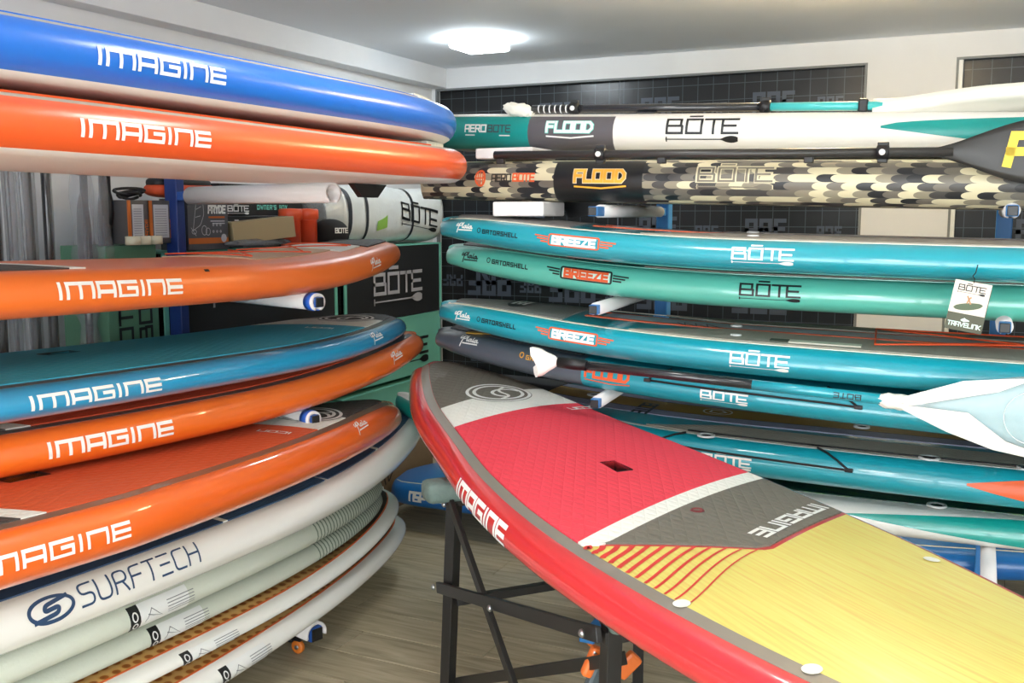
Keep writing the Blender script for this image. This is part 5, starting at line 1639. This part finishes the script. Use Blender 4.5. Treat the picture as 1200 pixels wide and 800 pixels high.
def clamp_collar(parent, x, r, white=True):
    o = lathe('clamp_collar', [(r, -.018), (r + .007, -.016), (r + .007, .016), (r, .018)], BLACK, parent, 16, loc=(x, 0, 0), rot=(0, math.pi / 2, 0))
    box('clamp_lever', -.016, .016, -.006, .006, r + .004, r + .016, BLACK, o, bev=.003)
    o.children[0].rotation_euler = (0, -math.pi / 2, 0)
    if white:
        lathe('clamp_button', [(.001, .004), (.009, .004), (.009, .0)], PVC, o, 14, loc=(0, -r - .009, 0), rot=(math.pi / 2, 0, 0))

BAGF = mat('white_blade_bag', (238, 236, 224), rough=.4, spec=.4, bump=.5, bscale=14)
TSH = mat('turquoise_shaft', (70, 190, 190), rough=.3, coat=.5)
# paddle 1 on the white board
A1, B1 = Vector((-1.57, 3.46, 2.012)), Vector((-.35, 3.46, 1.969))
P1 = thing('paddle', 'black and turquoise paddle with white bagged blade on top of the white board', 'paddle', A1, (0, math.atan2(A1.z - B1.z, B1.x - A1.x), 0), group='paddles on the right boards')
def X1(px_frac): return px_frac
tube('shaft', [(.02, 0, 0), (.5, 0, 0), (.90, 0, 0)], .0145, SHAFT, P1, 12)
tube('turquoise_shaft', [(.90, 0, 0), (1.1, 0, 0), (1.26, 0, 0)], .0146, TSH, P1, 12)
for i in range(7):
    x = .05 + i * .022
    lathe('scale_mark', [(.0147, -.0025), (.0152, 0), (.0147, .0025)], PVC, P1, 12, loc=(x, 0, 0), rot=(0, math.pi / 2, 0))
blob('tissue_wrap', .06, .02, .024, BAGF, P1, (-.035, 0, -.002), rot=(0, .15, 0), lumps=.12)
clamp_collar(P1, .19, .0145); clamp_collar(P1, .885, .0145, False)
box('rubber_strap', 1.185, 1.215, -.02, .02, -.022, .022, BLACK, P1, bev=.006)
blade_mesh('blade', 1.28, .46, .075, mat('white_blade', (226, 226, 214), rough=.35), P1)
blade_mesh('blade_bag', 1.23, .58, .088, BAGF, P1, th=.040, bulge=.03)
for c in P1.children:
    if c.name.startswith('blade'):
        c.rotation_euler = (math.radians(72), 0, 0); c.location = (0, 0, -.004)
# paddle 2 on the camouflage board
A2, B2 = Vector((-1.545, 3.13, 1.8235)), Vector((-.12, 3.13, 1.797))
P2 = thing('paddle', 'all-black paddle with yellow lettering on its blade, on the camouflage board', 'paddle', A2, (0, math.atan2(A2.z - B2.z, B2.x - A2.x), 0), group='paddles on the right boards')
SH2 = mat('dark_shaft', (50, 48, 46), rough=.35)
tube('shaft', [(0, 0, 0), (.7, 0, 0), (1.46, 0, 0)], .0145, SH2, P2, 12)
clamp_collar(P2, .39, .0145); clamp_collar(P2, 1.27, .0145)
for x in (.022, .39, .60, 1.06, 1.27):
    box('support_clip', x - .014, x + .014, -.008, .012, -.030, -.010, BLACK, P2, bev=.003)
BL2 = blade_mesh('blade', 1.40, .48, .095, mat('black_blade', (44, 43, 42), rough=.4), P2)
l, wd = text_lines('PRF', .075, gap=.28, slant=.18)
flat_print('blade_lettering', strokes(l, .024, step=.5), (1.60, -.0125, -.032), (1, .05, 0), (0, 0, 1), mat('yellow_letters', (236, 204, 40), rough=.4), P2)
# paddle 3 held by cords on the grey nosed board
A3, B3 = Vector((-1.245, 2.995, 1.134)), Vector((-.215, 2.995, 1.0895))
P3 = thing('paddle', 'black to turquoise paddle with translucent bagged blade, strapped to the rail', 'paddle', A3, (0, math.atan2(A3.z - B3.z, B3.x - A3.x), 0), group='paddles on the right boards')
tube('grip', [(0, 0, 0), (.05, 0, 0), (.10, 0, 0)], [.018, .0195, .018], BLACK, P3, 12)
tube('shaft', [(.09, 0, 0), (.4, 0, 0), (.64, 0, 0)], .0155, SHAFT, P3, 12)
tube('turquoise_shaft', [(.64, 0, 0), (.8, 0, 0), (1.03, 0, 0)], .0156, MATS['turquoise_gelcoat'], P3, 12)
flat_print('shaft_lettering', word('BOTE', .075, .014, .2), (.955, -.0158, .007), (-1, 0, 0), (0, 0, -1), BLACK_P, P3)
# tissue round the handle
V, Fc = [], []
for i in range(9):
    f = i / 8
    for j in range(16):
        a = 2 * math.pi * j / 16
        r = (.014 + .036 * f ** .8) * (1 + .22 * math.sin(3 * a + 1) * f + .1 * math.sin(5 * a + i) * f)
        V.append((-.005 - .075 * f + .016 * math.sin(2 * a) * f, .5 * r * math.cos(a), r * math.sin(a) - .004 * f))
for i in range(8):
    for j in range(16):
        Fc.append((i * 16 + j, i * 16 + (j + 1) % 16, i * 16 + 16 + (j + 1) % 16, i * 16 + 16 + j))
mesh_obj('tissue_wrap', V, Fc, mat('white_tissue', (232, 230, 222), rough=.6, bump=.4, bscale=40), P3)
blob('bag_knot', .05, .022, .022, BAGF, P3, (1.05, 0, -.002), lumps=.10)
blade_mesh('blade', 1.14, .44, .092, mat('pale_blue_blade', (140, 190, 200), rough=.3, coat=.4), P3, th=.012)
bag = blade_mesh('blade_bag', 1.06, .56, .108, mat('translucent_blade_bag', (238, 240, 238), rough=.3, alpha=.30, spec=.5, bump=.5, bscale=20), P3, th=.030, bulge=.024, n=26)
# folded opaque corner of that bag
for V, Fc in (([(1.07, -.016, .018), (1.07, -.017, -.012), (1.22, -.026, .035), (1.22, -.024, .082), (1.31, -.028, .062), (1.33, -.024, .100), (1.36, -.029, .090), (1.40, -.024, .108)],
               [(0, 1, 2, 3), (3, 2, 4, 5), (5, 4, 6, 7)]),
              ([(1.07, -.017, -.006), (1.07, -.015, -.020), (1.19, -.024, -.066), (1.24, -.028, -.005), (1.31, -.024, -.100), (1.34, -.028, -.072), (1.42, -.025, -.112), (1.44, -.028, -.098), (1.54, -.024, -.116), (1.54, -.026, -.108)],
               [(0, 3, 2, 1), (3, 5, 4, 2), (5, 7, 6, 4), (7, 9, 8, 6)])):
    o = mesh_obj('bag_fold', V, Fc, BAGF, P3, smooth=False)
    sm = o.modifiers.new('thick', 'SOLIDIFY'); sm.thickness = .0015
ring = [(1.40 + .072 * math.cos(a), -.028, .0 + .072 * math.sin(a)) for a in np.linspace(0, 2 * math.pi, 40, endpoint=False)]
tube('blade_ring_print', ring, .001, WHITE_P, P3, 5, closed=True)

# ================================================================ foam blocks between the boards
for lab, (x0, x1, y0, y1, z0, z1) in [('white foam block wedged between the white and camouflage boards', (-1.70, -1.47, 3.28, 3.50, 1.822, 1.860)),
                                      ('white foam block under the camouflage board', (-1.60, -1.40, 3.22, 3.42, 1.613, 1.665))]:
    o = box('foam_block', x0, x1, y0, y1, z0, z1, FOAM, None, bev=.006, smooth=False); tag(o, lab, 'foam block', 'foam blocks')

# ================================================================ hang tag on the turquoise board
HT = thing('hang_tag', 'two-card hang tag with board picture on the turquoise rail', 'tag', (-.012, 2.935, 1.436), (math.radians(4), math.radians(9.5), .02))
box('front_card', -.046, .046, -.0012, 0, -.086, .003, mat('tag_card', (226, 214, 200), rough=.5), HT)
box('back_card', -.046, .048, .0005, .0017, -.134, -.01, mat('tag_olive_card', (78, 80, 62), rough=.5), HT)
v2, q2 = bote_logo(.068, .17)
flat_print('logo', (v2, q2), (-.034, -.0014, -.031), (1, 0, 0), (0, 0, 1), BLACK_P, HT)
us = np.linspace(-.036, .036, 15)
flat_print('board_picture', fill_between(us, -.011 * np.sqrt(np.maximum(0, 1 - (us / .036) ** 2)) + us * .22, .011 * np.sqrt(np.maximum(0, 1 - (us / .036) ** 2)) * .8 + us * .22, 3), (0, -.0014, -.064), (1, 0, 0), (0, 0, 1), mat('olive_picture', (82, 98, 72), rough=.5), HT)
flat_print('figure_picture', strokes([[(-.004, -.055), (-.002, -.045), (-.006, -.038)], [(.002, -.04), (-.002, -.045), (.004, -.056)]], .004, step=.2), (0, -.0015, .0), (1, 0, 0), (0, 0, 1), mat('tan_picture', (190, 140, 100), rough=.5), HT)
flat_print('lettering', word('TRAVELINK', .082, .011, .22), (-.040, .0003, -.122), (1, 0, 0), (0, 0, 1), PALEMINT, HT)
flat_print('leaf_mark', fill_between(np.linspace(-.01, .012, 6), np.array([0, -.002, -.003, -.002, -.001, 0]), np.array([.002, .005, .008, .005, .004, .002]), 2), (0, .0003, -.105), (1, 0, 0), (0, 0, 1), PALEMINT, HT)
tube('tag_string', [(0, .0, 0.0), (.0, .0, .012), (-.006, .004, .018), (-.001, .02, .026), (0, .045, .045)], .0015, BLACK, HT, 5)
